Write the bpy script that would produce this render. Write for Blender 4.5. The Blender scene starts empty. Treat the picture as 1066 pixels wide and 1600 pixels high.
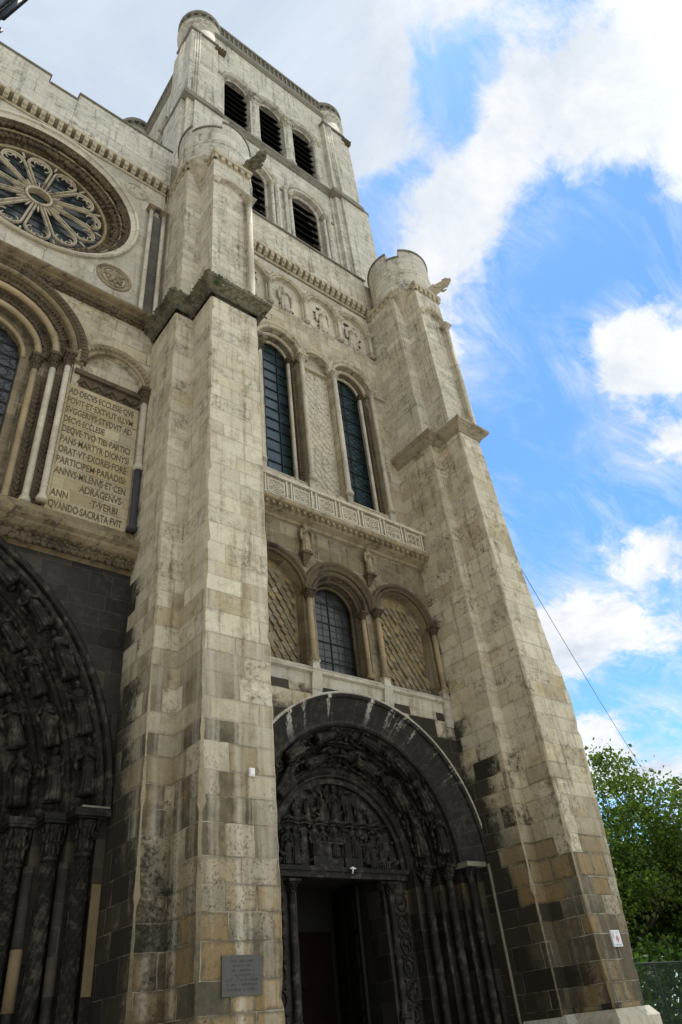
import bpy, math, random
from mathutils import Vector, Matrix
random.seed(7)
S = bpy.context.scene
COL = S.collection
R_ = math.radians
EYE = 1.65

# ------------------------------------------------------------------ camera
cam = bpy.data.cameras.new('camera')
cam.sensor_fit = 'VERTICAL'; cam.sensor_height = 36.0; cam.sensor_width = 24.0
cam.lens = 1106.56 / 1600 * 36.0
cam.clip_start = 0.05; cam.clip_end = 5000
co = bpy.data.objects.new('camera', cam); COL.objects.link(co)
_r0 = Vector((0.78475419, -0.61231574, -0.09607442))
_r1 = Vector((0.30826936, 0.52006559, -0.7965562))
_r2 = Vector((0.5377089, 0.59548402, 0.59688183))
co.matrix_world = Matrix(((_r0.x, -_r1.x, -_r2.x, 0), (_r0.y, -_r1.y, -_r2.y, 0), (_r0.z, -_r1.z, -_r2.z, EYE), (0, 0, 0, 1)))
S.camera = co

# ------------------------------------------------------------------ light
SUN_EL, SUN_AZ = 76.0, 72.0      # azimuth measured from +y (behind the church) towards +x
S.view_settings.view_transform = 'Standard'; S.view_settings.look = 'None'
S.view_settings.gamma = 1.0; S.view_settings.exposure = 0.25
S.view_settings.use_curve_mapping = False
sl = bpy.data.lights.new('sun', 'SUN'); sl.energy = 3.2; sl.angle = R_(0.5); sl.color = (1.0, 0.95, 0.87)
so = bpy.data.objects.new('sun', sl); COL.objects.link(so)
_sd = Vector((math.sin(R_(SUN_AZ)) * math.cos(R_(SUN_EL)), math.cos(R_(SUN_AZ)) * math.cos(R_(SUN_EL)), math.sin(R_(SUN_EL))))
so.rotation_euler = _sd.to_track_quat('Z', 'Y').to_euler()


class NT:
    """small helper to write node trees"""
    def __init__(s, tree):
        s.t = tree; s.L = tree.links
    def n(s, typ, **kw):
        nd = s.t.nodes.new(typ)
        for k, v in kw.items(): setattr(nd, k, v)
        return nd
    def put(s, sock, v):
        if hasattr(v, 'is_output') or hasattr(v, 'links'): s.L.new(v, sock)
        else: sock.default_value = v
    def m(s, op, a, b=0.0, c=0.0, clamp=False):
        nd = s.n('ShaderNodeMath', operation=op, use_clamp=clamp)
        s.put(nd.inputs[0], a); s.put(nd.inputs[1], b); s.put(nd.inputs[2], c)
        return nd.outputs[0]
    def vm(s, op, a, b=(0, 0, 0)):
        nd = s.n('ShaderNodeVectorMath', operation=op)
        s.put(nd.inputs[0], a); s.put(nd.inputs[1], b)
        return nd.outputs[1] if op in ('DOT_PRODUCT', 'LENGTH') else nd.outputs[0]
    def xyz(s, x, y, z):
        nd = s.n('ShaderNodeCombineXYZ')
        for i, v in enumerate((x, y, z)): s.put(nd.inputs[i], v)
        return nd.outputs[0]
    def sep(s, v):
        nd = s.n('ShaderNodeSeparateXYZ'); s.put(nd.inputs[0], v); return nd.outputs
    def noise(s, v, scale, detail=4.0, rough=0.55, dist=0.0):
        nd = s.n('ShaderNodeTexNoise'); s.put(nd.inputs['Vector'], v)
        nd.inputs['Scale'].default_value = scale; nd.inputs['Detail'].default_value = detail
        nd.inputs['Roughness'].default_value = rough; nd.inputs['Distortion'].default_value = dist
        return nd.outputs['Fac']
    def white(s, v):
        nd = s.n('ShaderNodeTexWhiteNoise', noise_dimensions='3D'); s.put(nd.inputs['Vector'], v); return nd.outputs['Value']
    def mr(s, v, a, b, c=0.0, d=1.0, smooth=False):
        nd = s.n('ShaderNodeMapRange'); nd.clamp = True
        if smooth: nd.interpolation_type = 'SMOOTHSTEP'
        s.put(nd.inputs[0], v)
        for i, q in enumerate((a, b, c, d)): s.put(nd.inputs[i + 1], q)
        return nd.outputs[0]
    def mix(s, f, a, b, blend='MIX'):
        nd = s.n('ShaderNodeMix', data_type='RGBA', blend_type=blend)
        s.put(nd.inputs[0], f)
        for i, q in ((6, a), (7, b)):
            if isinstance(q, tuple): q = (q[0], q[1], q[2], 1.0)
            s.put(nd.inputs[i], q)
        return nd.outputs[2]
    def ramp(s, f, stops, interp='LINEAR'):
        nd = s.n('ShaderNodeValToRGB'); cr = nd.color_ramp; cr.interpolation = interp
        while len(cr.elements) < len(stops): cr.elements.new(0.5)
        for e, (p, c) in zip(cr.elements, stops): e.position = p; e.color = (c[0], c[1], c[2], 1)
        s.put(nd.inputs[0], f); return nd.outputs[0]


# ------------------------------------------------------------------ sky
W = bpy.data.worlds.new('World'); S.world = W; W.use_nodes = True
W.node_tree.nodes.clear()
w = NT(W.node_tree)
tc = w.n('ShaderNodeTexCoord'); D = tc.outputs['Generated']
sk = w.n('ShaderNodeTexSky', sky_type='NISHITA'); sk.sun_disc = False
sk.sun_elevation = R_(SUN_EL); sk.sun_rotation = R_(SUN_AZ)
sk.air_density = 1.0; sk.dust_density = 0.2; sk.ozone_density = 2.0
dx, dy, dz = w.sep(D)
den = w.m('ADD', w.m('MAXIMUM', dz, 0.0), 0.22)
P = w.xyz(w.m('DIVIDE', dx, den), w.m('DIVIDE', dy, den), 0.0)
n1 = w.noise(P, 1.9, 9.0, 0.60, 0.25)
n2 = w.noise(w.vm('ADD', P, (7.3, 2.1, 0)), 5.5, 7.0, 0.62, 0.4)
acc = w.m('ADD', w.m('MULTIPLY', w.m('SUBTRACT', n1, 0.5), 2.5), w.m('MULTIPLY', w.m('SUBTRACT', n2, 0.5), 1.15))
n3 = w.noise(w.vm('ADD', w.vm('MULTIPLY', P, (1.0, 1.5, 1.0)), (1.7, 5.5, 0)), 15.0, 6.0, 0.66, 0.8)
acc = w.m('ADD', acc, w.m('MULTIPLY', w.m('SUBTRACT', n3, 0.5), 0.75))
acc = w.m('SUBTRACT', acc, 0.24)
def sky_dir(u, v):
    a = Vector(((u - 533) / 1106.56, (v - 800) / 1106.56, 1.0))
    return (_r0 * a.x + _r1 * a.y + _r2 * a.z).normalized()
BLOBS = [  # broad masses of cloud (+) and open sky (-): seen direction (u, v of the photograph turned into a direction of the sky), half width, weight
    (600, 60, 7, .34), (500, 170, 6, .30), (600, 230, 4, .22), (900, 110, 10, .42), (830, 240, 5, .30), (740, 270, 4, .2), (1040, 180, 6, .3),
    (250, 60, 16, .24), (40, 60, 14, .20),
    (690, 395, 4.0, .42), (650, 360, 2.5, .2), (710, 470, 3.5, .26), (1010, 520, 3.2, .40), (950, 570, 3.2, .34), (1050, 640, 4, .36), (990, 780, 4.5, .26),
    (870, 985, 4.0, .32), (980, 930, 4, .26), (1060, 960, 4, .22), (900, 1150, 2.6, .34), (1010, 1195, 4, .42), (790, 790, 2.4, .22), (960, 1060, 4.5, .24),
    (690, 130, 3.2, -.34), (670, 190, 2.6, -.25), (760, 70, 2, -.05), (890, 330, 5, -.22), (830, 420, 6, -.24), (980, 380, 5, -.25), (600, 330, 3.5, -.22), (780, 620, 6, -.14),
    (900, 700, 5, -.2), (860, 850, 4, -.2), (900, 1090, 2.5, -.1), (1010, 1110, 3, -.3), (560, 290, 2.5, -.1),
]
for (u, v, hw, wt) in BLOBS:
    d = w.vm('DOT_PRODUCT', D, tuple(sky_dir(u, v)))
    g = w.mr(d, math.cos(R_(hw * 1.6)), math.cos(R_(hw * .2)), 0.0, wt * 1.15, smooth=True)
    acc = w.m('ADD', acc, g)
# cloud added behind the viewer and to the north, shaped to light the front
acc = w.m('ADD', acc, w.mr(dy, 0.1, -0.3, 0.0, 0.45, smooth=True))
acc = w.m('ADD', acc, w.mr(dx, -0.2, -0.6, 0.0, 0.6, smooth=True))
acc = w.m('ADD', acc, w.mr(w.vm('DOT_PRODUCT', D, tuple(sky_dir(150, 60))), math.cos(R_(22)), math.cos(R_(9)), 0.0, 0.6, smooth=True))
mask = w.mr(acc, -0.04, 0.40, 0.0, 1.0, smooth=True)
veil = w.mr(w.noise(w.vm('MULTIPLY', P, (1.0, 2.4, 1.0)), 3.0, 9.0, 0.70, 1.2), 0.42, 0.72, 0.0, 0.80)
mask = w.m('MAXIMUM', mask, w.m('MULTIPLY', veil, w.mr(acc, -0.75, 0.05)))
shade = w.noise(w.vm('ADD', P, (3.0, 9.0, 0)), 3.6, 9.0, 0.66, 0.5)
left = w.mr(w.vm('DOT_PRODUCT', D, tuple(sky_dir(120, 40))), math.cos(R_(30)), math.cos(R_(10)), 0.0, 1.0, smooth=True)
CLOUD_HI, CLOUD_LO, CLOUD_GREY = (9.2, 9.2, 9.2), (6.0, 6.6, 7.4), (4.7, 5.6, 6.7)
cc = w.mix(w.mr(shade, 0.35, 0.62), CLOUD_LO, CLOUD_HI)
cc = w.mix(left, cc, w.mix(w.mr(shade, 0.3, 0.68), (4.4, 5.3, 6.5), (6.2, 7.0, 8.0)))
west = w.mr(w.m('SUBTRACT', w.m('MULTIPLY', dx, 0.5), dy), 0.1, 0.8, 0.0, 1.0, smooth=True)
cc = w.mix(west, cc, (17.6, 16.9, 14.6))  # western cloud made extra bright and warm to light the facade
cc = w.mix(w.mr(dx, -0.12, -0.6, 0.0, 1.0, smooth=True), cc, (4.6, 4.6, 4.2))  # unseen northern cloud dimmed to grey so left-hand faces stay darker
skyc = w.mix(1.0, sk.outputs[0], (1.18, 1.72, 2.0), 'MULTIPLY')
fin = w.mix(mask, skyc, cc)
bg = w.n('ShaderNodeBackground'); bg.inputs[1].default_value = 0.10
w.L.new(fin, bg.inputs[0])
wo = w.n('ShaderNodeOutputWorld'); w.L.new(bg.outputs[0], wo.inputs[0])


# ------------------------------------------------------------------ materials
def new_mat(name):
    m = bpy.data.materials.new(name); m.use_nodes = True
    m.node_tree.nodes.clear()
    t = NT(m.node_tree)
    b = t.n('ShaderNodeBsdfPrincipled'); o = t.n('ShaderNodeOutputMaterial')
    t.L.new(b.outputs[0], o.inputs[0])
    return m, t, b


def stone(name, pal, bw=0.75, bh=0.40, soot=None, soot_col=(0.022, 0.019, 0.015), grime=(0.20, 0.15, 0.085), grime_amt=0.5,
          streak=0.35, mortar=(0.44, 0.40, 0.31), mort_w=0.012, joint=0.8, pits=0.5, bump=0.5, pale_streak=0.0, lichen=0.0, blocks=True, low=None, bvar=0.5, dust_highlight=0.0):
    """ashlar masonry laid out in metres of the building itself: courses in z, joints along x + y"""
    m, t, b = new_mat(name)
    g = t.n('ShaderNodeNewGeometry'); pos = g.outputs['Position']
    x, y, z = t.sep(pos)
    big = t.noise(pos, 0.45, 5.0, 0.6)
    mid = t.noise(t.vm('ADD', pos, (11, 3, 7)), 1.7, 6.0, 0.65)
    fine = t.noise(pos, 21.0, 7.0, 0.72)
    rough = t.noise(t.vm('ADD', pos, (2, 8, 5)), 6.5, 8.0, 0.72)
    u0 = t.m('ADD', x, y)
    stv = t.noise(t.xyz(t.m('MULTIPLY', u0, 5.5), t.m('SUBTRACT', x, y), t.m('MULTIPLY', z, 0.28)), 1.0, 5.0, 0.6)
    if blocks:
        wv = t.m('MULTIPLY', t.m('SUBTRACT', rough, 0.5), 0.045)
        u = t.m('ADD', u0, wv); zz = t.m('ADD', z, wv)
        v = t.m('ADD', zz, t.m('MULTIPLY', t.noise(t.xyz(0, 0, zz), 0.9, 1.0), 0.6))
        rowf = t.m('DIVIDE', v, bh); row = t.m('FLOOR', rowf); fv = t.m('FRACT', rowf)
        wr = t.white(t.xyz(row, 3.3, 1.7))
        bwv = t.m('MULTIPLY', t.m('ADD', t.m('MULTIPLY', t.white(t.xyz(row, 8.1, 0.4)), 0.7), 0.6), bw)
        colf = t.m('ADD', t.m('DIVIDE', u, bwv), t.m('MULTIPLY', wr, 7.0))
        cl = t.m('FLOOR', colf); fu = t.m('FRACT', colf)
        r1 = t.white(t.xyz(row, cl, 0.5)); r2 = t.white(t.xyz(row, cl, 4.5)); r3 = t.white(t.xyz(row, cl, 9.5))
        du = t.m('MULTIPLY', t.m('MINIMUM', fu, t.m('SUBTRACT', 1.0, fu)), bwv)
        dv = t.m('MULTIPLY', t.m('MINIMUM', fv, t.m('SUBTRACT', 1.0, fv)), bh)
        edge = t.m('MINIMUM', du, dv)
        mw = t.m('MULTIPLY', t.mr(t.noise(pos, 2.4, 4.0, 0.65), 0.36, 0.70, 0.12, 1.7), mort_w)
        mort = t.mr(edge, t.m('MULTIPLY', mw, 0.4), mw, 1.0, 0.0)
        tone = t.m('ADD', t.m('MULTIPLY', r1, bvar), t.m('MULTIPLY', t.m('ADD', t.m('MULTIPLY', big, 0.5), t.m('MULTIPLY', mid, 0.5)), 1.25 - bvar))
    else:
        r1 = r2 = r3 = mid; mort = None; edge = None
        tone = t.m('ADD', t.m('MULTIPLY', big, 0.5), t.m('MULTIPLY', rough, 0.55))
    base = t.ramp(tone, pal)
    k = 0.16 * bvar * 2
    base = t.mix(1.0, base, t.mix(r2, (1 - k, 1 - k, 1 - k * .9), (1 + k * .6, 1 + k * .55, 1 + k * .4)), 'MULTIPLY')
    base = t.mix(1.0, base, t.ramp(fine, [(0.25, (0.74, 0.72, 0.68)), (0.5, (1, 1, 1)), (0.8, (1.12, 1.12, 1.10))]), 'MULTIPLY')
    ero = pits
    if low:      # towards the foot the stone is browner and dirtier, its joints limed white
        zl = t.m('ADD', z, t.m('ADD', t.m('MULTIPLY', t.m('SUBTRACT', r3, 0.5), low[2]), t.m('MULTIPLY', t.m('SUBTRACT', mid, 0.5), 4.0)))
        lowf = t.mr(zl, low[0], low[1], 1.0, 0.0, smooth=True)
        foot = t.ramp(t.m('ADD', t.m('MULTIPLY', r1, 0.34), t.m('ADD', t.m('MULTIPLY', stv, 0.42), t.m('MULTIPLY', rough, 0.38))),
                      [(0.32, (0.034, 0.031, 0.023)), (0.48, (0.064, 0.055, 0.037)), (0.58, (0.105, 0.083, 0.049)), (0.67, (0.24, 0.155, 0.058)), (0.76, (0.20, 0.155, 0.085)), (0.90, (0.36, 0.31, 0.21))])
        foot = t.mix(1.0, foot, t.ramp(fine, [(0.25, (0.6, 0.57, 0.5)), (0.5, (1, 1, 1)), (0.8, (1.2, 1.18, 1.12))]), 'MULTIPLY')
        base = t.mix(t.m('MULTIPLY', lowf, 0.94), base, foot)
        mortar = t.mix(lowf, (0.26, 0.225, 0.15), (0.44, 0.41, 0.32))
        ero = t.m('ADD', t.m('MULTIPLY', lowf, 0.35), pits)
    # grime: broad brown patches and rain streaks down the wall
    st2 = t.noise(t.xyz(t.m('MULTIPLY', u0, 13.0), t.m('SUBTRACT', x, y), t.m('MULTIPLY', z, 0.5)), 1.0, 4.0, 0.6)
    gr = t.m('ADD', t.mr(t.m('ADD', t.m('MULTIPLY', mid, 0.65), t.m('MULTIPLY', rough, 0.35)), 0.48, 0.66, 0.0, grime_amt), t.mr(t.m('ADD', t.m('ADD', t.m('MULTIPLY', stv, 0.7), t.m('MULTIPLY', st2, 0.3)), t.m('MULTIPLY', t.m('SUBTRACT', rough, 0.5), 0.35)), 0.52, 0.68, 0.0, streak), clamp=True)
    base = t.mix(gr, base, grime)
    if pale_streak:
        ps = t.noise(t.xyz(t.m('MULTIPLY', u0, 4.0), 3.7, t.m('MULTIPLY', z, 0.12)), 1.0, 4.0, 0.55)
        ps = t.m('ADD', ps, t.m('MULTIPLY', t.m('SUBTRACT', rough, 0.5), 0.25))
        base = t.mix(t.mr(ps, 0.52, 0.7, 0.0, pale_streak), base, (0.56, 0.52, 0.42))
    # black crust caught in the eroded hollows of some blocks, and along their edges
    er = t.mr(t.m('ADD', t.m('MULTIPLY', fine, 0.6), t.m('MULTIPLY', rough, 0.4)), 0.50, 0.60)
    sel = t.mr(t.m('ADD', t.m('MULTIPLY', r3, 0.55), t.m('MULTIPLY', mid, 0.75)), 0.66, 0.84)
    pit = t.m('MULTIPLY', t.m('MULTIPLY', er, sel), ero, clamp=True)
    base = t.mix(pit, base, (0.060, 0.052, 0.036))
    if blocks:
        crust = t.m('MULTIPLY', t.mr(t.m('ADD', edge, t.m('MULTIPLY', t.m('SUBTRACT', rough, 0.5), 0.16)), 0.0, 0.05, 0.75, 0.0), t.mr(t.m('ADD', t.m('MULTIPLY', r1, 0.5), t.m('MULTIPLY', mid, 0.6)), 0.50, 0.68))
        base = t.mix(t.m('MULTIPLY', crust, t.m('MULTIPLY', ero, t.m('ADD', t.m('MULTIPLY', lowf, 0.7), 0.3) if low else 0.45), clamp=True), base, (0.075, 0.063, 0.042))
        jt = t.mr(t.noise(t.vm('ADD', pos, (4, 1, 9)), 1.3, 4.0, 0.6), 0.40, 0.56)
        mc = t.mix(jt, (0.085, 0.072, 0.05), mortar)
        jf = t.m('MULTIPLY', mort, joint)
        if low: jf = t.m('MULTIPLY', jf, t.m('ADD', t.m('MULTIPLY', lowf, 0.75), 0.5), clamp=True)
        base = t.mix(jf, base, mc)
    if lichen:
        base = t.mix(t.mr(rough, 0.46, 0.60, 0.0, lichen), base, (0.055, 0.052, 0.032))
    if soot:
        a0, ax, ay, az, amp_n, amp_b = soot
        lin = t.m('ADD', t.m('ADD', t.m('MULTIPLY', x, ax), t.m('MULTIPLY', y, ay)), t.m('ADD', t.m('MULTIPLY', z, az), a0))
        lin = t.m('ADD', lin, t.m('MULTIPLY', t.m('SUBTRACT', mid, 0.5), amp_n))
        lin = t.m('ADD', lin, t.m('MULTIPLY', t.m('SUBTRACT', rough, 0.5), 0.9))
        lin = t.m('ADD', lin, t.m('MULTIPLY', t.m('SUBTRACT', fine, 0.5), 0.7))
        lin = t.m('ADD', lin, t.m('MULTIPLY', t.m('SUBTRACT', r3, 0.5), amp_b))
        sf = t.mr(lin, -0.25, 0.40, 0.0, 0.96, smooth=True)
        if blocks: sf = t.m('MULTIPLY', sf, t.m('SUBTRACT', 1.0, t.m('MULTIPLY', mort, 0.35)))
        scol = t.mix(1.0, soot_col, t.mix(t.m('ADD', t.m('MULTIPLY', r2, 0.5), t.m('MULTIPLY', rough, 0.5)), (0.45, 0.45, 0.48), (2.3, 2.1, 1.8)), 'MULTIPLY')
        base = t.mix(sf, base, scol)
    if dust_highlight:     # paler washed patches and wear on black carving, doubling as painted highlights
        base = t.mix(t.mr(t.m('ADD', t.m('MULTIPLY', rough, 0.7), t.m('MULTIPLY', mid, 0.4)), 0.55, 0.70, 0.0, dust_highlight), base, (0.135, 0.115, 0.082))
    t.L.new(base, b.inputs['Base Color'])
    b.inputs['Roughness'].default_value = 0.88
    b.inputs['Specular IOR Level'].default_value = 0.25
    hgt = t.m('ADD', t.m('MULTIPLY', fine, 0.45), t.m('ADD', t.m('MULTIPLY', rough, 0.6), t.m('MULTIPLY', pit, -0.5)))
    if blocks: hgt = t.m('ADD', hgt, t.m('ADD', t.m('MULTIPLY', mort, -0.6), t.m('MULTIPLY', r2, 0.3)))
    bp = t.n('ShaderNodeBump'); bp.inputs['Strength'].default_value = bump; bp.inputs['Distance'].default_value = 0.035
    t.L.new(hgt, bp.inputs['Height']); t.L.new(bp.outputs[0], b.inputs['Normal'])
    return m


CREAM, PALE, OCHRE, BROWN, GREY = (0.48, 0.40, 0.255), (0.58, 0.52, 0.37), (0.34, 0.25, 0.125), (0.19, 0.145, 0.085), (0.37, 0.345, 0.28)
M = {}
BP = [(0.26, (0.30, 0.215, 0.095)), (0.40, (0.47, 0.39, 0.245)), (0.54, (0.60, 0.54, 0.40)), (0.75, (0.64, 0.59, 0.455)), (0.95, (0.48, 0.38, 0.215))]
M['buttress'] = stone('weathered buttress limestone', BP, low=(3.2, 8.2, 3.6), soot=(-10.62, 0, 1.0, -0.16, 1.0, 1.0), grime=(0.165, 0.118, 0.055), grime_amt=0.5, streak=0.55, pale_streak=0.6, bvar=.35, pits=.65, joint=.6)
M['buttressfar'] = stone('weathered buttress limestone beside the portal', BP, low=(2.6, 7.0, 3.0), soot=(-10.05, 0, 1.0, -0.25, 1.3, 1.6), grime=(0.15, 0.11, 0.055), grime_amt=0.55, streak=0.55, pale_streak=0.35, bvar=.35, pits=.9, joint=.6)
M['upper'] = stone('pale cleaned limestone', [(0.25, (0.42, 0.365, 0.255)), (0.42, (0.57, 0.515, 0.40)), (0.7, (0.65, 0.605, 0.49)), (1.0, (0.64, 0.60, 0.49))], bh=0.38, bw=0.9, bvar=.35,
                   grime=(0.12, 0.098, 0.062), grime_amt=0.45, streak=0.6, pits=0.6, mortar=(0.30, 0.265, 0.19), mort_w=0.011, joint=.65, bump=0.35)
M['belfry'] = stone('grey white belfry limestone', [(0.25, (0.43, 0.395, 0.315)), (0.45, (0.59, 0.555, 0.465)), (1.0, (0.67, 0.635, 0.545))], bh=0.42, bw=1.0, bvar=.3,
                    grime=(0.12, 0.108, 0.08), grime_amt=0.42, streak=0.65, pits=0.5, mortar=(0.25, 0.225, 0.17), mort_w=0.014, joint=.65, bump=0.35)
M['bay'] = stone('tan facade limestone', [(0.25, (0.30, 0.23, 0.125)), (0.45, (0.47, 0.40, 0.275)), (0.8, (0.57, 0.515, 0.395)), (1.0, (0.60, 0.55, 0.43))], bh=0.40, bw=0.8, grime=(0.14, 0.10, 0.055),
                 soot=(8.3, 0, 0, -1.0, 2.2, 2.6), grime_amt=0.5, streak=0.5, pits=0.6, bvar=.4)
M['ochre'] = stone('ochre stained limestone', [(0.1, (0.12, 0.098, 0.068)), (0.4, (0.21, 0.168, 0.105)), (0.75, (0.28, 0.23, 0.145)), (1.0, (0.38, 0.33, 0.24))], bh=0.4, bw=0.8,
                   grime=(0.085, 0.07, 0.05), grime_amt=0.7, streak=0.75, pits=0.6)
M['scale'] = stone('ochre scale tiles', [(0.2, (0.12, 0.098, 0.066)), (0.45, (0.23, 0.185, 0.115)), (0.62, (0.34, 0.25, 0.115)), (0.75, (0.27, 0.225, 0.15)), (1.0, (0.40, 0.34, 0.235))], bh=0.18, bw=0.22, bvar=.6,
                   grime=(0.12, 0.095, 0.06), grime_amt=0.6, streak=0.4, mortar=(0.10, 0.08, 0.05), joint=0.0)
M['trim'] = stone('carved tan trim stone', [(0.1, (0.22, 0.165, 0.09)), (0.5, (0.34, 0.275, 0.17)), (1.0, (0.45, 0.395, 0.29))], grime=(0.075, 0.06, 0.04),
                  grime_amt=0.75, streak=0.5, blocks=False, bump=0.7)
M['trimpale'] = stone('carved pale trim stone', [(0.2, (0.36, 0.29, 0.18)), (0.5, (0.53, 0.465, 0.335)), (1.0, (0.62, 0.565, 0.44))], grime=(0.085, 0.063, 0.035),
                  grime_amt=0.6, streak=0.5, blocks=False, bump=0.7)
M['trimbrown'] = stone('brown weathered cornice stone', [(0.2, (0.13, 0.095, 0.05)), (0.5, (0.24, 0.185, 0.105)), (1.0, (0.40, 0.34, 0.23))], grime=(0.05, 0.04, 0.025),
                  grime_amt=0.8, streak=0.7, blocks=False, bump=0.8)
M['trimdark'] = stone('dark weathered trim stone', [(0.1, (0.06, 0.048, 0.032)), (0.5, (0.12, 0.092, 0.056)), (1.0, (0.22, 0.17, 0.10))], grime=(0.03, 0.026, 0.02),
                      grime_amt=0.8, streak=0.6, blocks=False, bump=0.7)
M['shaft'] = stone('smooth pale shaft stone', [(0.25, (0.42, 0.365, 0.26)), (0.5, (0.57, 0.52, 0.405)), (1.0, (0.65, 0.61, 0.50))], bh=0.9, bw=3.0, grime=(0.17, 0.125, 0.065),
                   grime_amt=0.45, streak=0.3, pits=0.2, bump=0.2)
M['shaftochre'] = stone('ochre shaft stone', [(0.1, (0.30, 0.22, 0.12)), (1.0, (0.44, 0.35, 0.21))], bh=0.9, bw=3.0, grime=(0.12, 0.09, 0.05),
                        grime_amt=0.5, streak=0.3, pits=0.2, bump=0.2)
M['slate'] = stone('dark grey shaft stone', [(0.1, (0.05, 0.05, 0.055)), (1.0, (0.09, 0.09, 0.10))], blocks=False, grime=(0.03, 0.03, 0.03), bump=0.2)
M['moss'] = stone('lichen covered ledge stone', [(0.1, (0.11, 0.10, 0.07)), (0.5, (0.20, 0.18, 0.125)), (1.0, (0.32, 0.29, 0.21))], blocks=False, grime=(0.05, 0.047, 0.03), grime_amt=0.9, lichen=0.75, bump=1.2)
M['ledge'] = stone('grey coping stone', [(0.1, (0.17, 0.155, 0.12)), (1.0, (0.33, 0.31, 0.25))], blocks=False, grime=(0.08, 0.075, 0.055), grime_amt=0.7, bump=0.6)
M['capstone'] = stone('tan weathered capping stone', [(0.1, (0.27, 0.225, 0.15)), (0.6, (0.40, 0.345, 0.245)), (1.0, (0.48, 0.43, 0.33))], blocks=False, grime=(0.085, 0.072, 0.048), grime_amt=0.75, streak=0.6, bump=0.6)
M['black'] = stone('soot black masonry', [(0.15, (0.013, 0.012, 0.0105)), (0.72, (0.032, 0.029, 0.024)), (0.93, (0.055, 0.047, 0.034)), (1.0, (0.13, 0.095, 0.05))], bh=0.42, bw=0.6, bvar=.7, dust_highlight=.25,
                   grime=(0.009, 0.0085, 0.008), grime_amt=0.5, streak=0.3, mortar=(0.075, 0.07, 0.06), mort_w=0.010, joint=0.7, pits=0.1, bump=0.4)
M['blackcarve'] = stone('soot black carved stone', [(0.2, (0.0075, 0.007, 0.006)), (0.55, (0.017, 0.0155, 0.0125)), (0.85, (0.05, 0.044, 0.034))], blocks=False, dust_highlight=.65,
                        grime=(0.008, 0.0075, 0.007), grime_amt=0.5, streak=0.3, pits=0.1, bump=0.8)
M['blackstreak'] = stone('soot black arch band with white runs', [(0.15, (0.010, 0.0092, 0.008)), (1.0, (0.034, 0.031, 0.026))], blocks=False, dust_highlight=.3,
                         grime=(0.008, 0.0075, 0.007), grime_amt=0.5, streak=0.2, pits=0.1, bump=0.5)
for k_ in ('blackcarve', 'blackstreak', 'black'):
    b_ = [n_ for n_ in M[k_].node_tree.nodes if n_.type == 'BSDF_PRINCIPLED'][0]
    b_.inputs['Roughness'].default_value = 0.58; b_.inputs['Specular IOR Level'].default_value = 0.20
# pale lime runs down the arch band
_m = M['blackstreak']; _t = NT(_m.node_tree); _b = [n_ for n_ in _m.node_tree.nodes if n_.type == 'BSDF_PRINCIPLED'][0]
_g = _t.n('ShaderNodeNewGeometry'); _x, _y, _z = _t.sep(_g.outputs['Position'])
_ang = _t.m('ARCTAN2', _t.m('SUBTRACT', _z, 4.72), _t.m('SUBTRACT', _x, 10.8))
_n1 = _t.noise(_t.xyz(_t.m('MULTIPLY', _ang, 9.0), 0.3, _t.m('MULTIPLY', _y, 0.6)), 1.0, 5.0, 0.7)
_n2 = _t.noise(_g.outputs['Position'], 14.0, 5.0, 0.7)
_f = _t.m('MULTIPLY', _t.mr(_t.m('ADD', _n1, _t.m('MULTIPLY', _t.m('SUBTRACT', _n2, .5), .35)), 0.56, 0.64), _t.mr(_y, 12.45, 12.14, 0.0, 1.0))
_f = _t.m('MULTIPLY', _f, _t.mr(_ang, 0.35, 0.9))
_vo = _t.m('FRACT', _t.m('MULTIPLY', _ang, 9.5)); _vj = _t.mr(_vo, 0.0, 0.05, 1.0, 0.0)
_old = _b.inputs['Base Color'].links[0].from_socket
_c = _t.mix(_t.m('MULTIPLY', _vj, 0.5), _old, (0.10, 0.095, 0.085))
_t.L.new(_t.mix(_f, _c, (0.55, 0.53, 0.47)), _b.inputs['Base Color'])
M['white'] = stone('pale repair stone', [(0.2, (0.38, 0.345, 0.265)), (0.5, (0.50, 0.465, 0.38)), (1.0, (0.57, 0.535, 0.45))], blocks=True, bh=0.5, bw=0.9, grime=(0.25, 0.205, 0.125), grime_amt=0.6, streak=0.5, pits=0.3, bump=0.4)
M['arris_light'] = stone('worn corner stone with painted edge light', [(0.25, (0.26, 0.21, 0.12)), (0.45, (0.43, 0.37, 0.245)), (0.6, (0.52, 0.465, 0.335)), (1.0, (0.58, 0.53, 0.40))], blocks=False, grime=(0.13, 0.10, 0.055), grime_amt=0.7, streak=0.4, low=(1.5, 6.0, 2.0), bump=0.6)  # worn stone paled to paint the light along buttress corners
M['niche'] = stone('dark grey banded stone', [(0.1, (0.07, 0.068, 0.065)), (1.0, (0.16, 0.15, 0.135))], bh=0.4, bw=1.5, mortar=(0.20, 0.19, 0.16))
M['patch'] = stone('yellow replacement stone', [(0.2, (0.15, 0.112, 0.058)), (1.0, (0.29, 0.225, 0.125))], blocks=False, grime=(0.07, 0.053, 0.03), grime_amt=0.5, bump=0.4)


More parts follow.
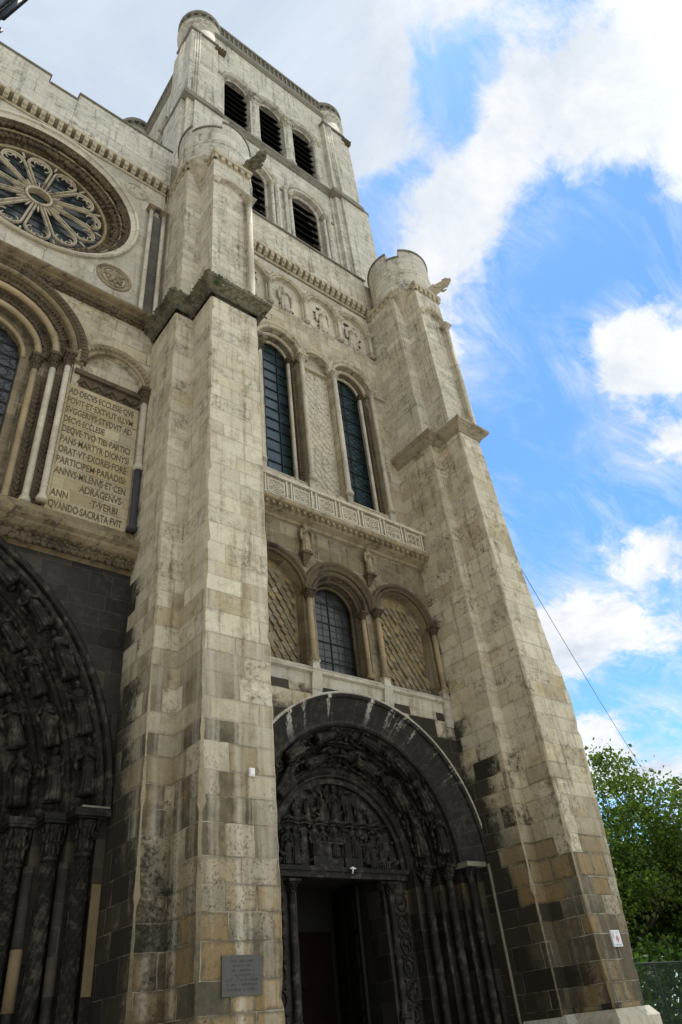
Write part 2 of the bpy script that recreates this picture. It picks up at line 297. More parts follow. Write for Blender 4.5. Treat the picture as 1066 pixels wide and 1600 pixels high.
def simple(name, col, rough=0.6, metal=0.0, var=0.25, scale=6.0, spec=0.4, bump=0.1):
    m, t, b = new_mat(name)
    g = t.n('ShaderNodeNewGeometry')
    f = t.noise(g.outputs['Position'], scale, 5.0, 0.65)
    lo = tuple(c * (1 - var) for c in col); hi = tuple(c * (1 + var) for c in col)
    t.L.new(t.mix(f, lo, hi), b.inputs['Base Color'])
    b.inputs['Roughness'].default_value = rough; b.inputs['Metallic'].default_value = metal
    b.inputs['Specular IOR Level'].default_value = spec
    if bump:
        bp = t.n('ShaderNodeBump'); bp.inputs['Strength'].default_value = bump; bp.inputs['Distance'].default_value = 0.01
        t.L.new(t.noise(g.outputs['Position'], scale * 4, 4.0), bp.inputs['Height']); t.L.new(bp.outputs[0], b.inputs['Normal'])
    return m


def glass_mat(name, col, pane=0.28, ref=0.5):
    m, t, b = new_mat(name)
    g = t.n('ShaderNodeNewGeometry'); x, y, z = t.sep(g.outputs['Position'])
    pr = t.white(t.xyz(t.m('FLOOR', t.m('DIVIDE', x, pane)), 0.0, t.m('FLOOR', t.m('DIVIDE', z, pane))))
    big = t.noise(g.outputs['Position'], 3.0, 4.0, 0.6)
    f = t.m('ADD', t.m('MULTIPLY', pr, 0.5), t.m('MULTIPLY', big, 0.5))
    t.L.new(t.mix(f, tuple(c * 0.45 for c in col), tuple(c * 1.6 for c in col)), b.inputs['Base Color'])
    b.inputs['Roughness'].default_value = 0.25; b.inputs['Specular IOR Level'].default_value = ref
    bp = t.n('ShaderNodeBump'); bp.inputs['Strength'].default_value = 0.35; bp.inputs['Distance'].default_value = 0.02
    t.L.new(t.m('ADD', pr, t.noise(g.outputs['Position'], 9.0, 2.0)), bp.inputs['Height']); t.L.new(bp.outputs[0], b.inputs['Normal'])
    return m


M['glass'] = glass_mat('blue green leaded glass', (0.028, 0.052, 0.060))
M['glassgrey'] = glass_mat('grey leaded glass', (0.035, 0.037, 0.036), 0.2, 0.4)
M['glassrose'] = glass_mat('pale blue rose glass', (0.032, 0.045, 0.046), 0.3, 0.22)
M['lead'] = simple('dark lead and iron', (0.018, 0.018, 0.02), 0.6, 0.0)
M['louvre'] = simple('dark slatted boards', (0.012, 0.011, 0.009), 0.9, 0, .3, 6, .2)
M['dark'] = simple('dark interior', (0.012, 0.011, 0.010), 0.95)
M['wood'] = simple('dark red brown door wood', (0.008, 0.0026, 0.0018), 0.8, 0, 0.5, 4.0, 0.08)
M['bronze'] = simple('dark bronze door', (0.012, 0.0115, 0.009), 0.7, 0.0, 0.4, 5.0, 0.15)
M['steel'] = simple('worn steel handle', (0.5, 0.5, 0.48), 0.35, 1.0)
M['plaque'] = simple('grey slate plaque', (0.088, 0.086, 0.080), 0.7, 0, 0.3, 14.0, .2)
M['engrave'] = simple('dark engraved lettering', (0.04, 0.04, 0.04), 0.8)
M['signwhite'] = simple('white enamel sign', (0.62, 0.64, 0.66), 0.4, 0, 0.08)
M['signred'] = simple('faded red emblem', (0.50, 0.10, 0.11), 0.5)
M['signblue'] = simple('faint grey blue print', (0.36, 0.42, 0.46), 0.5)
M['signgreen'] = simple('faint green print', (0.36, 0.52, 0.42), 0.5)
M['letter'] = simple('worn brown black lettering', (0.115, 0.088, 0.050), 0.9, 0, 0.98, 5)
M['iron'] = simple('dark painted iron', (0.012, 0.016, 0.024), 0.45, 0.3)
M['wire'] = simple('grey cable', (0.10, 0.10, 0.11), 0.6)
M['zinc'] = simple('aged drain pipe', (0.20, 0.18, 0.13), 0.6, 0.1, 0.4, 3.0)
M['white_fit'] = simple('white plastic', (0.75, 0.75, 0.73), 0.4)
M['mesh'] = simple('green coated fence wire', (0.007, 0.016, 0.010), 0.6)
M['bark'] = simple('rough grey brown bark', (0.06, 0.048, 0.036), 0.95, 0, 0.5, 7.0, 0.2, 0.8)


def ground_mat(name, a, b_, sc):
    m, t, b = new_mat(name)
    g = t.n('ShaderNodeNewGeometry')
    f = t.noise(g.outputs['Position'], sc, 8.0, 0.7)
    f2 = t.noise(g.outputs['Position'], 0.15, 4.0)
    t.L.new(t.mix(t.m('ADD', t.m('MULTIPLY', f, 0.6), t.m('MULTIPLY', f2, 0.4)), a, b_), b.inputs['Base Color'])
    b.inputs['Roughness'].default_value = 0.9
    return m


M['ground'] = ground_mat('pale plaza paving', (0.30, 0.28, 0.25), (0.46, 0.44, 0.40), 5.0)
M['grass'] = ground_mat('mown grass', (0.03, 0.07, 0.015), (0.07, 0.13, 0.03), 8.0)


def leaf_mat(name, c0, c1):
    m, t, b = new_mat(name)
    g = t.n('ShaderNodeNewGeometry')
    r = g.outputs['Random Per Island']
    big = t.noise(g.outputs['Position'], 0.7, 2.0)
    c = t.mix(t.m('ADD', t.m('MULTIPLY', r, 0.6), t.m('MULTIPLY', big, 0.4)), c0, c1)
    t.L.new(c, b.inputs['Base Color']); b.inputs['Roughness'].default_value = 0.5
    b.inputs['Specular IOR Level'].default_value = 0.3
    tr = t.n('ShaderNodeBsdfTranslucent'); t.L.new(t.mix(1.0, c, (1.6, 1.9, 0.7), 'MULTIPLY'), tr.inputs[0])
    mx = t.n('ShaderNodeMixShader'); mx.inputs[0].default_value = 0.42
    t.L.new(b.outputs[0], mx.inputs[1]); t.L.new(tr.outputs[0], mx.inputs[2])
    o = [n for n in t.t.nodes if n.type == 'OUTPUT_MATERIAL'][0]
    t.L.new(mx.outputs[0], o.inputs[0])
    return m


M['leaf'] = leaf_mat('fresh green leaves', (0.022, 0.048, 0.009), (0.125, 0.175, 0.030))
M['leafdark'] = leaf_mat('deep green leaves', (0.02, 0.05, 0.012), (0.07, 0.12, 0.025))


# ------------------------------------------------------------------ mesh building
class MB:
    def __init__(s): s.v = []; s.f = []; s.sm = []; s.alt = set()
    def add(s, vs, fs, smooth=False):
        o = len(s.v); s.v.extend([tuple(p) for p in vs])
        for f in fs: s.f.append([i + o for i in f]); s.sm.append(smooth)
    def box(s, x0, x1, y0, y1, z0, z1):
        vs = [(x0, y0, z0), (x1, y0, z0), (x1, y1, z0), (x0, y1, z0), (x0, y0, z1), (x1, y0, z1), (x1, y1, z1), (x0, y1, z1)]
        s.add(vs, [(0, 3, 2, 1), (4, 5, 6, 7), (0, 1, 5, 4), (1, 2, 6, 5), (2, 3, 7, 6), (3, 0, 4, 7)])
    def vprism(s, pts, z0, z1):
        """closed outline in x,y (counter-clockwise from above) pulled up"""
        n = len(pts)
        vs = [(p[0], p[1], z0) for p in pts] + [(p[0], p[1], z1) for p in pts]
        fs = [(i, (i + 1) % n, n + (i + 1) % n, n + i) for i in range(n)]
        fs += [tuple(range(n - 1, -1, -1)), tuple(range(n, 2 * n))]
        s.add(vs, fs)
    def yprism(s, pts, y0, y1):
        """closed outline in x,z pulled from y0 (front) to y1"""
        n = len(pts)
        vs = [(p[0], y0, p[1]) for p in pts] + [(p[0], y1, p[1]) for p in pts]
        fs = [(i, n + i, n + (i + 1) % n, (i + 1) % n) for i in range(n)]
        fs += [tuple(range(n)), tuple(range(2 * n - 1, n - 1, -1))]
        s.add(vs, fs)
    def xprism(s, pts, x0, x1):
        n = len(pts)
        vs = [(x0, p[0], p[1]) for p in pts] + [(x1, p[0], p[1]) for p in pts]
        fs = [(i, (i + 1) % n, n + (i + 1) % n, n + i) for i in range(n)]
        fs += [tuple(range(n - 1, -1, -1)), tuple(range(n, 2 * n))]
        s.add(vs, fs)
    def grid(s, rows, closed=False, smooth=True, caps=False):
        nr, nc = len(rows), len(rows[0])
        vs = [p for r in rows for p in r]; fs = []
        for i in range(nr - 1):
            for j in range(nc if closed else nc - 1):
                a = i * nc + j; b = i * nc + (j + 1) % nc
                fs.append((a, b, b + nc, a + nc))
        if caps:
            fs.append(tuple(range(nc - 1, -1, -1))); fs.append(tuple((nr - 1) * nc + j for j in range(nc)))
        s.add(vs, fs, smooth)
    def lathe(s, cx, cy, prof, n=16, a0=0.0, a1=2 * math.pi, smooth=True):
        full = abs(a1 - a0 - 2 * math.pi) < 1e-6
        k = n if full else n + 1
        rows = [[(cx + r * math.cos(a0 + (a1 - a0) * j / n), cy + r * math.sin(a0 + (a1 - a0) * j / n), z) for j in range(k)] for r, z in prof]
        s.grid(rows, closed=full, smooth=smooth, caps=full)
    def ball(s, c, rx, ry=None, rz=None, nu=8, nv=5, smooth=True, rot=None):
        ry = rx if ry is None else ry; rz = rx if rz is None else rz
        rows = []
        for i in range(nv + 1):
            th = math.pi * i / nv - math.pi / 2
            k = max(math.cos(th), 0.02)
            row = []
            for j in range(nu):
                p = Vector((rx * k * math.cos(2 * math.pi * j / nu), ry * k * math.sin(2 * math.pi * j / nu), rz * math.sin(th)))
                if rot is not None: p = rot @ p
                row.append((c[0] + p.x, c[1] + p.y, c[2] + p.z))
            rows.append(row)
        s.grid(rows, closed=True, smooth=smooth, caps=True)
    def tube(s, pts, r, n=6, smooth=True):
        pts = [Vector(p) for p in pts]
        rr = r if isinstance(r, (list, tuple)) else [r] * len(pts)
        rows = []
        for i, p in enumerate(pts):
            d = (pts[min(i + 1, len(pts) - 1)] - pts[max(i - 1, 0)])
            if d.length < 1e-9: d = Vector((0, 0, 1))
            d.normalize()
            a = d.cross(Vector((0, 1, 0)) if abs(d.y) < 0.9 else Vector((1, 0, 0))).normalized(); b2 = d.cross(a)
            rows.append([tuple(p + (a * math.cos(2 * math.pi * j / n) + b2 * math.sin(2 * math.pi * j / n)) * rr[i]) for j in range(n)])
        s.grid(rows, closed=True, smooth=smooth, caps=True)
    def arch(s, cx, zs, r, prof, e=0.0, n=28, legs=None, t0=0.0, t1=1.0, smooth=True, closed=True):
        """sweep prof = [(dr, y)] along a round (e=0) or pointed arch; legs = height of the feet"""
        rows = []
        def pos(dr, t):
            q = r + dr
            if e == 0:
                a = math.pi * t
                return cx + q * math.cos(a), zs + q * math.sin(a)
            am = math.acos(max(-1, min(1, e / q)))
            if t <= 0.5:
                a = am * (t / 0.5); return cx - e + q * math.cos(a), zs + q * math.sin(a)
            a = am * ((1 - t) / 0.5); return cx + e - q * math.cos(a), zs + q * math.sin(a)
        if legs is not None and t0 == 0:
            rows.append([(pos(dr, 0)[0], y, legs) for dr, y in prof])
        for i in range(n + 1):
            t = t0 + (t1 - t0) * i / n
            row = []
            for dr, y in prof:
                px, pz = pos(dr, t); row.append((px, y, pz))
            rows.append(row)
        if legs is not None and t1 == 1:
            rows.append([(pos(dr, 1)[0], y, legs) for dr, y in prof])
        s.grid(rows, closed=closed, smooth=smooth, caps=closed)
    def wall(s, x0, x1, z0, z1, y, ops=(), n=20):
        """front skin at y with arched openings (cx, zb, zs, r)"""
        xs = x0
        for (cx, zb, zs, r) in sorted(ops):
            a, b = cx - r, cx + r
            if a > xs + 1e-4: s.quad(xs, a, z0, z1, y)
            if zb > z0 + 1e-4: s.quad(a, b, z0, zb, y)
            for i in range(n):
                t0, t1 = math.pi * (1 - i / n), math.pi * (1 - (i + 1) / n)
                p0 = (cx + r * math.cos(t0), zs + r * math.sin(t0)); p1 = (cx + r * math.cos(t1), zs + r * math.sin(t1))
                s.add([(p0[0], y, p0[1]), (p1[0], y, p1[1]), (p1[0], y, z1), (p0[0], y, z1)], [(0, 1, 2, 3)])
            xs = b
        if x1 > xs + 1e-4: s.quad(xs, x1, z0, z1, y)
    def quad(s, x0, x1, z0, z1, y):
        s.add([(x0, y, z0), (x1, y, z0), (x1, y, z1), (x0, y, z1)], [(0, 1, 2, 3)])
    def reveal(s, cx, zb, zs, r, y0, y1, n=20):
        pts = [(cx + r, zb)] + [(cx + r * math.cos(math.pi * i / n), zs + r * math.sin(math.pi * i / n)) for i in range(n + 1)] + [(cx - r, zb)]
        s.grid([[(p[0], y0, p[1]), (p[0], y1, p[1])] for p in pts], smooth=False)
        s.add([(cx - r, y0, zb), (cx + r, y0, zb), (cx + r, y1, zb), (cx - r, y1, zb)], [(0, 1, 2, 3)])
    def archpanel(s, cx, zb, zs, r, y, n=20):
        pts = [(cx - r, y, zb), (cx + r, y, zb)] + [(cx + r * math.cos(math.pi * i / n), y, zs + r * math.sin(math.pi * i / n)) for i in range(n + 1)]
        s.add(pts, [tuple(range(len(pts)))])
    def mesh(s, name, mat):
        me = bpy.data.meshes.new(name)
        me.from_pydata(s.v, [], s.f)
        me.polygons.foreach_set('use_smooth', s.sm)
        me.materials.append(M[mat] if isinstance(mat, str) else mat)
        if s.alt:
            me.materials.append(M['arris_light'])
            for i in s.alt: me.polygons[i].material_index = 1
        me.update()
        return me


def link(name, me, parent=None, mw=None):
    o = bpy.data.objects.new(name, me); COL.objects.link(o)
    if parent is not None:
        o.parent = parent
        base = ROOTLOC.get(parent.name, Vector((0, 0, 0)))
        o.matrix_parent_inverse = Matrix.Translation(-base)
        ROOTLOC[o.name] = Vector((0, 0, 0))
    if mw is not None:
        o.matrix_basis = mw
    return o


ROOTLOC = {}
def part(name, mb, mat, parent, label=None):
    o = link(name, mb.mesh(name, mat) if isinstance(mb, MB) else mb, parent)
    if label: o['label'] = label
    return o


def copy_part(name, me, parent, mw):
    """another part that shares mesh data, placed by a matrix (parent stands at the origin of the world)"""
    o = bpy.data.objects.new(name, me); COL.objects.link(o)
    o.parent = parent
    base = ROOTLOC.get(parent.name, Vector((0, 0, 0)))
    o.matrix_parent_inverse = Matrix.Translation(-base)
    o.matrix_basis = mw
    return o


def thing(name, label, cat, loc=(0, 0, 0), group=None):
    o = bpy.data.objects.new(name, None); COL.objects.link(o); o.location = loc
    o.empty_display_size = 0.2
    o['label'] = label; o['category'] = cat
    if group: o['group'] = group
    ROOTLOC[o.name] = Vector(loc)
    return o


def tag(o, label=None, cat=None, group=None, kind=None):
    if label: o['label'] = label
    if cat: o['category'] = cat
    if group: o['group'] = group
    if kind: o['kind'] = kind
    return o


def torus_prof(dr, y, a, n=8, b=None):
    b = a if b is None else b
    return [(dr + a * math.cos(2 * math.pi * i / n), y + b * math.sin(2 * math.pi * i / n)) for i in range(n)]


def sub_wall(mb, x0, x1, y0, y1, z0, z1, c=0.025):
    """upright block with small worn chamfers on its two front corners"""
    q = random.Random(int(x0 * 100 + y0 * 10)); rows = []; wa = []; wb = []
    n = max(2, int((z1 - z0) / .14))
    for i in range(n + 1):
        z = z0 + (z1 - z0) * i / n
        wa.append(wa[-1] * .55 + q.uniform(.2, 1.5) * .45 + (1.6 if q.random() < .05 else 0) if wa else 1.0); wb.append(wb[-1] * .55 + q.uniform(.2, 1.5) * .45 + (1.6 if q.random() < .05 else 0) if wb else 1.0)
        ca, cb = c * wa[-1], c * wb[-1]; j = lambda: (q.random() - .5) * .010
        a, b_, f = x0 + j(), x1 + j(), y0 + j()
        rows.append([(x0, y1, z), (a, f + ca, z), (a + ca, f, z), (b_ - cb, f, z), (b_, f + cb, z), (x1, y1, z)])
    f0 = len(mb.f)
    mb.grid(rows, smooth=False)
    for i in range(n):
        mb.alt.add(f0 + i * 5 + 1); mb.alt.add(f0 + i * 5 + 3)  # chamfer faces get the paler stone as a painted edge highlight
    mb.add(rows[-1], [(0, 1, 2, 3, 4, 5)])


# ------------------------------------------------------------------ ground
gb = MB(); gb.add([(-600, -600, 0), (600, -600, 0), (600, 600, 0), (-600, 600, 0)], [(0, 1, 2, 3)])
tag(link('ground', gb.mesh('ground', 'ground')), kind='structure')
gb = MB(); gb.add([(16.9, 12.3, 0.004), (60, 12.3, 0.004), (60, 60, 0.004), (16.9, 60, 0.004)], [(0, 1, 2, 3)])
tag(link('lawn', gb.mesh('lawn', 'grass')), kind='structure')

# ------------------------------------------------------------------ the church
CH = thing('church', 'pale limestone gothic church front with black arched portals and a tall bell tower', 'church', (10.8, 12.4, 0))

# --- masses behind the carved front
for bx in ((-9.0, 4.95, 14.0, 40, 0, 25.4), (4.96, 16.3, 16.7, 22.6, 0, 27.8), (4.96, 7.38, 12.6, 16.7, 0, 27.8), (14.25, 16.3, 12.6, 16.7, 0, 27.8), (7.38, 14.25, 14.0, 16.7, 5.0, 27.8)):
    b = MB(); b.box(*bx); part('wall', b, 'upper', CH)

BX = ((5.46, 6.88, 4.96, 7.38), (14.60, 15.72, 14.22, 16.30))
# --- buttresses (front shaft, set-back shaft), with their capping ledges
for i, (fx0, fx1, sx0, sx1) in enumerate(BX):
    b = MB()
    if i == 0:
        sub_wall(b, fx0, fx1, 10.0, 10.99, 0, 17.3, 0.045)
    else:
        # its outer edge swells and steps back with height
        prof = [(0, 15.50), (1.65, 15.69), (2.9, 15.87), (4.2, 16.03), (6.3, 16.28), (8.4, 16.40), (8.55, 16.33), (9.2, 16.30), (9.3, 16.16), (10.0, 16.10), (12.9, 15.80), (17.3, 15.55)]
        rows = []
        q = random.Random(2); wa = []; wb = []
        for kz in range(124):
            z = 17.3 * kz / 123
            xr = [p0[1] + (p1[1] - p0[1]) * (z - p0[0]) / (p1[0] - p0[0]) for p0, p1 in zip(prof, prof[1:]) if p0[0] <= z <= p1[0]][0]
            wa.append(wa[-1] * .55 + q.uniform(.2, 1.5) * .45 + (1.6 if q.random() < .05 else 0) if wa else 1.0); wb.append(wb[-1] * .55 + q.uniform(.2, 1.5) * .45 + (1.6 if q.random() < .05 else 0) if wb else 1.0)
            ca, cb = .04 * wa[-1], .04 * wb[-1]
            a, f = fx0 + (q.random() - .5) * .01, 10.0 + (q.random() - .5) * .01; xr += (q.random() - .5) * .015
            rows.append([(fx0, 10.99, z), (a, f + ca, z), (a + ca, f, z), (xr - cb, f, z), (xr, f + cb, z), (xr, 10.99, z)])
        b.grid(rows, smooth=False)
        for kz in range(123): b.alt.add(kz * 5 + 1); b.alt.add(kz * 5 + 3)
    sub_wall(b, sx0, sx1, 10.97, 12.62, 0, 17.3, 0.03)
    bt = part('buttress', b, 'buttress' if i == 0 else 'buttressfar', CH)
    # plinth
    p = MB()
    for (x0, x1, y0, y1) in ((fx0 - 0.16, fx1 + 0.16, 9.84, 11.0), (sx0 - 0.16, sx1 + 0.16, 10.81, 12.0)):
        if i == 1 and x0 < 14.3: x0 = 14.12
        p.vprism([(x0 + .02, y0), (x1 - .02, y0), (x1, y0 + .02), (x1, y1), (x0, y1), (x0, y0 + .02)], 0, 1.5)
        t = [(x0, y0), (x1, y0), (x1, y1), (x0, y1)]
        u = [(x0 + .12, y0 + .12), (x1 - .12, y0 + .12), (x1 - .12, y1), (x0 + .12, y1)]
        p.grid([[(a, c, 1.5) for a, c in t], [(a, c, 1.66) for a, c in u]], closed=True, smooth=False)
    part('plinth', p, 'white', bt)
    # capping ledge: cavetto and slab around the stepped plan
    lm = 'moss' if i == 0 else 'capstone'
    fr = (fx0, fx1 if i == 0 else 15.55)
    z0 = 17.42 if i == 0 else 17.08
    for (x0, x1, y0, y1, dz) in ((fr[0], fr[1], 10.0, 11.3, 0), (sx0, sx1 if i == 0 else 16.0, 10.97, 12.7, 0.003)):
        p = MB(); rows = []
        for off, z in ((0.0, 0.04), (0.05, 0.05), (0.05, 0.09), (0.03, 0.11), (0.08, 0.15), (0.14, 0.21), (0.23, 0.26), (0.23, 0.30), (0.29, 0.33), (0.29, 0.43), (0.25, 0.46), (0.0, 0.58)):
            rows.append([(x0 - off, y1, z0 + z + dz), (x0 - off, y0 - off, z0 + z + dz), (x1 + off, y0 - off, z0 + z + dz), (x1 + off, y1, z0 + z + dz)])
        p.grid(rows, smooth=False)
        p.add(rows[-1], [(0, 1, 2, 3)])
        cp = part('cornice', p, lm, bt, 'dark lichen covered ledge with weeds' if i == 0 else None)
        if i == 0:
            q = random.Random(14); mo = MB()
            for k in range(420):
                sd_ = q.random(); hz = q.choice((.09, .21, .28, .33, .43, .46)); off = {.09: .05, .21: .14, .28: .23, .33: .29, .43: .29, .46: .26}[hz] + .003
                L1, L2 = y1 - y0, x1 - x0 + .5
                if sd_ < L1 / (L1 + L2): px_, py_ = x0 - off, y0 - off + q.random() * L1
                else: px_, py_ = x0 - off + q.random() * L2, y0 - off
                r_ = .012 + .035 * q.random() ** 2
                if k % 2: continue
                mo.ball((px_, py_, z0 + hz + dz), r_ * q.uniform(.7, 1.6), r_ * .8, r_ * q.uniform(.5, 1.3), 6, 4, rot=Matrix.Rotation(q.random() * 3, 3, 'Z'))
            part('moss', mo, 'moss', bt)['kind'] = 'stuff'

# ------------------------------------------------------------------ colonnettes and capitals
def capital_mesh(mat, rough=True):
    b = MB()
    b.lathe(0, 0, [(1.0, 0), (1.28, 0.12), (1.28, 0.28), (1.0, 0.34), (1.05, 0.9), (1.25, 1.7), (1.65, 2.35), (1.75, 2.55)], 12)
    rnd = random.Random(3)
    for lvl, (zz, rr, n, ph) in enumerate(((0.95, 1.15, 8, 0), (1.75, 1.5, 8, 0.39), (2.3, 1.85, 4, 0.78))):
        for k in range(n):
            a = 2 * math.pi * k / n + ph
            q = Matrix.Rotation(a, 3, 'Z')
            b.ball((rr * math.cos(a), rr * math.sin(a), zz), 0.26, 0.36, 0.52, 6, 4, rot=q)
            b.ball(((rr + .28) * math.cos(a), (rr + .28) * math.sin(a), zz + .42), 0.22, 0.26, 0.18, 6, 4, rot=q)
    s = 1.95
    b.box(-s, s, -s, s, 2.62, 2.85); b.box(-s - .16, s + .16, -s - .16, s + .16, 2.85, 3.3)
    return b.mesh('capital', mat)


CAP = {}
def colonnette(x, y, z0, z1, r, mat, parent, capmat='trim', name='colonnette', hc=3.3, n=14, lower=None):
    b = MB()
    hcap = r * hc
    zc = z1 - hcap
    b.lathe(x, y, [(r * 1.7, z0), (r * 1.7, z0 + r * .9), (r * 1.45, z0 + r), (r * 1.6, z0 + r * 1.3), (r * 1.5, z0 + r * 1.6), (r * 1.15, z0 + r * 1.75),
                   (r * 1.3, z0 + r * 2.0), (r * 1.25, z0 + r * 2.25), (r, z0 + r * 2.5), (r * 1.0, (z0 + zc) / 2), (r * 1.03, (z0 + zc) / 2 + 0.01), (r * 1.03, (z0 + zc) / 2 + 0.05), (r, (z0 + zc) / 2 + 0.06), (r * .97, zc)], n)
    o = part(name, b, mat, parent)
    if capmat:
        if capmat not in CAP: CAP[capmat] = capital_mesh(capmat)
        copy_part('capital', CAP[capmat], parent if o.parent != CH else o, Matrix.Translation((x, y, zc)) @ Matrix.Diagonal((r, r, hcap / 3.3, 1)))
    return o


# ------------------------------------------------------------------ carved figures
def figure_mesh(seed, mat, seated=False, wings=False):
    """robed figure 1 m high standing at the origin and facing -y"""
    q = random.Random(seed); b = MB()
    rings = [(0.0, .145, .10), (0.05, .15, .105), (0.25, .125, .095), (0.42, .118, .095), (0.52, .125, .10), (0.60, .118, .088), (0.70, .138, .09), (0.775, .145, .082), (0.815, .11, .07), (0.84, .05, .05), (0.865, .042, .045)]
    if seated:
        rings = [(0.0, .15, .13), (0.05, .155, .14), (0.25, .15, .16), (0.40, .165, .19), (0.47, .16, .16), (0.55, .13, .10), (0.68, .145, .095), (0.775, .15, .085), (0.815, .11, .07), (0.84, .05, .05), (0.865, .042, .045)]
    nf = q.randint(9, 12); ph = q.random() * 6; sway = (q.random() - .5) * .06
    rows = []
    N = 40
    for z, rx, ry in rings:
        fold = 0.40 * max(0, (0.68 - z)) / 0.68 + (0.03 if z < .8 else 0)
        sx = sway * math.sin(z * 4)
        row = []
        for j in range(N):
            a = 2 * math.pi * j / N
            k = 1 + fold * (abs(math.sin((nf * a + ph + z * 2.2) / 2)) - .55)
            yy = ry * k * math.sin(a)
            if seated and 0.2 < z < 0.5 and math.sin(a) < 0: yy *= 1.35
            row.append((sx + rx * k * math.cos(a), yy, z))
        rows.append(row)
    b.grid(rows, closed=True, caps=True)
    hx = sway * math.sin(3.6); tilt = (q.random() - .5) * .03
    b.ball((hx + tilt, -.014, .925), .062, .070, .085, 10, 8)
    b.ball((hx + tilt, .012, .945), .072, .070, .078, 10, 6)           # hair
    b.ball((hx + tilt, -.084, .92), .014, .018, .022, 5, 4)             # nose
    for sgn in (-1, 1): b.ball((hx + tilt + sgn * .02, -.062, .938), .012, .008, .008, 5, 3)
    if q.random() < .6: b.ball((hx + tilt, -.045, .868), .034, .026, .042, 7, 5)   # beard
    for sgn in (-1, 1):
        sh = Vector((sgn * .125 + hx * .8, 0, .765))
        el = Vector((sgn * (.165 + q.random() * .03), -.05, .585 + q.random() * .04))
        hd = Vector((sgn * (.03 + q.random() * .06), -.135, .60 + q.random() * .13))
        if q.random() < .25: hd = Vector((sgn * .19, -.12, .78))
        b.tube([sh, (sh + el) / 2 + Vector((sgn * .01, 0, 0)), el, (el + hd) / 2, hd], [.046, .045, .045, .036, .024], 7)
        b.tube([el, el + Vector((0, .0, -.12)), el + Vector((-sgn * .02, .02, -.22))], [.04, .045, .02], 6)     # hanging sleeve
        b.ball(hd, .022, .014, .026, 6, 4)
        for k in range(4): b.tube([hd + Vector((-sgn * .004, -.006, .012 - k * .009)), hd + Vector((-sgn * .03, -.018, .012 - k * .009)), hd + Vector((-sgn * .04, -.008, .008 - k * .009))], .0045, 4)
        b.tube([hd + Vector((0, -.008, .016)), hd + Vector((-sgn * .012, -.022, .032))], .005, 4)
    for k in range(5):                                                  # cloak folds over the chest
        zz = .5 + k * .045
        b.tube([(-.12 + .01 * k, -.07, zz + .1), (-.03, -.098, zz), (.06, -.092, zz - .02), (.13, -.05, zz + .05)], .009, 5)
    for sgn in (-1, 1): b.ball((sgn * .06, -.10, .012), .03, .06, .02, 6, 4)
    if wings:
        for sgn in (-1, 1):
            b.ball((sgn * .15, .05, .62), .05, .02, .25, 7, 6, rot=Matrix.Rotation(sgn * .25, 3, 'Y'))
    return b.mesh('figure', mat)


FIGB = [figure_mesh(11 + i, 'blackcarve', seated=(i % 3 == 1), wings=(i in (2, 6))) for i in range(9)]
FIGP = [figure_mesh(41 + i, 'shaft') for i in range(3)]
FIGW = [figure_mesh(51 + i, 'trim') for i in range(2)]


def frame(pos, up, front, h, flat=1.0):
    up = Vector(up).normalized(); front = Vector(front); front = (front - up * front.dot(up)).normalized()
    right = up.cross(front).normalized() * -1
    # local x = right, y = -front, z = up
    bk = -front; rx = bk.cross(up).normalized()
    m = Matrix(((rx.x * h, bk.x * h * flat, up.x * h, pos[0]), (rx.y * h, bk.y * h * flat, up.y * h, pos[1]), (rx.z * h, bk.z * h * flat, up.z * h, pos[2]), (0, 0, 0, 1)))
    return m


def leafrow(b, fn, n, s, q, jit=0.3):
    """row of small curled leaves along fn(t) -> (pos, out)"""
    for i in range(n):
        p, out = fn((i + .5) / n)
        p = Vector(p); out = Vector(out)
        k = s * (1 + (q.random() - .5) * jit)
        rot = Matrix.Rotation(q.random() * 6, 3, 'Y')
        b.ball(p, k * .55, k * .35, k * .75, 6, 4, rot=rot)
        b.ball(p + out * k * .45 + Vector((0, -k * .3, 0)), k * .32, k * .3, k * .3, 5, 4)
        b.ball(p - out * k * .35 + Vector(((q.random() - .5) * k * .6, -k * .15, 0)), k * .28, k * .25, k * .35, 5, 4)


# ------------------------------------------------------------------ tower portal
def pointed(cx, e, R, t):
    """point and outward normal on the arch whose right arc is centred at cx - e"""
    am = math.acos(e / R) if e else math.pi / 2
    if t <= .5:
        a = am * (t / .5); return cx - e + R * math.cos(a), R * math.sin(a), math.cos(a), math.sin(a)
    a = am * ((1 - t) / .5); return cx + e - R * math.cos(a), R * math.sin(a), -math.cos(a), math.sin(a)


def arch_figures(parent, cx, e, R, zs, y, n, h, t0, t1, front_in, seed=0):
    for k in range(n):
        for side in (0, 1):
            t = t0 + (t1 - t0) * (k + .12) / n
            if side: t = 1 - t
            px, pz, nx, nz = pointed(cx, e, R, t)
            tx, tz = (-nz, nx) if not side else (nz, -nx)
            if tz < 0: tx, tz = -tx, -tz
            if abs(tz) < .02: continue
            f = Vector((-nx * front_in, -1.0, -nz * front_in))
            me = FIGB[(k * 2 + side * 3 + seed) % len(FIGB)]
            copy_part('figure', me, parent, frame((px, y, zs + pz), (tx, 0, tz), f, h, 1.15))


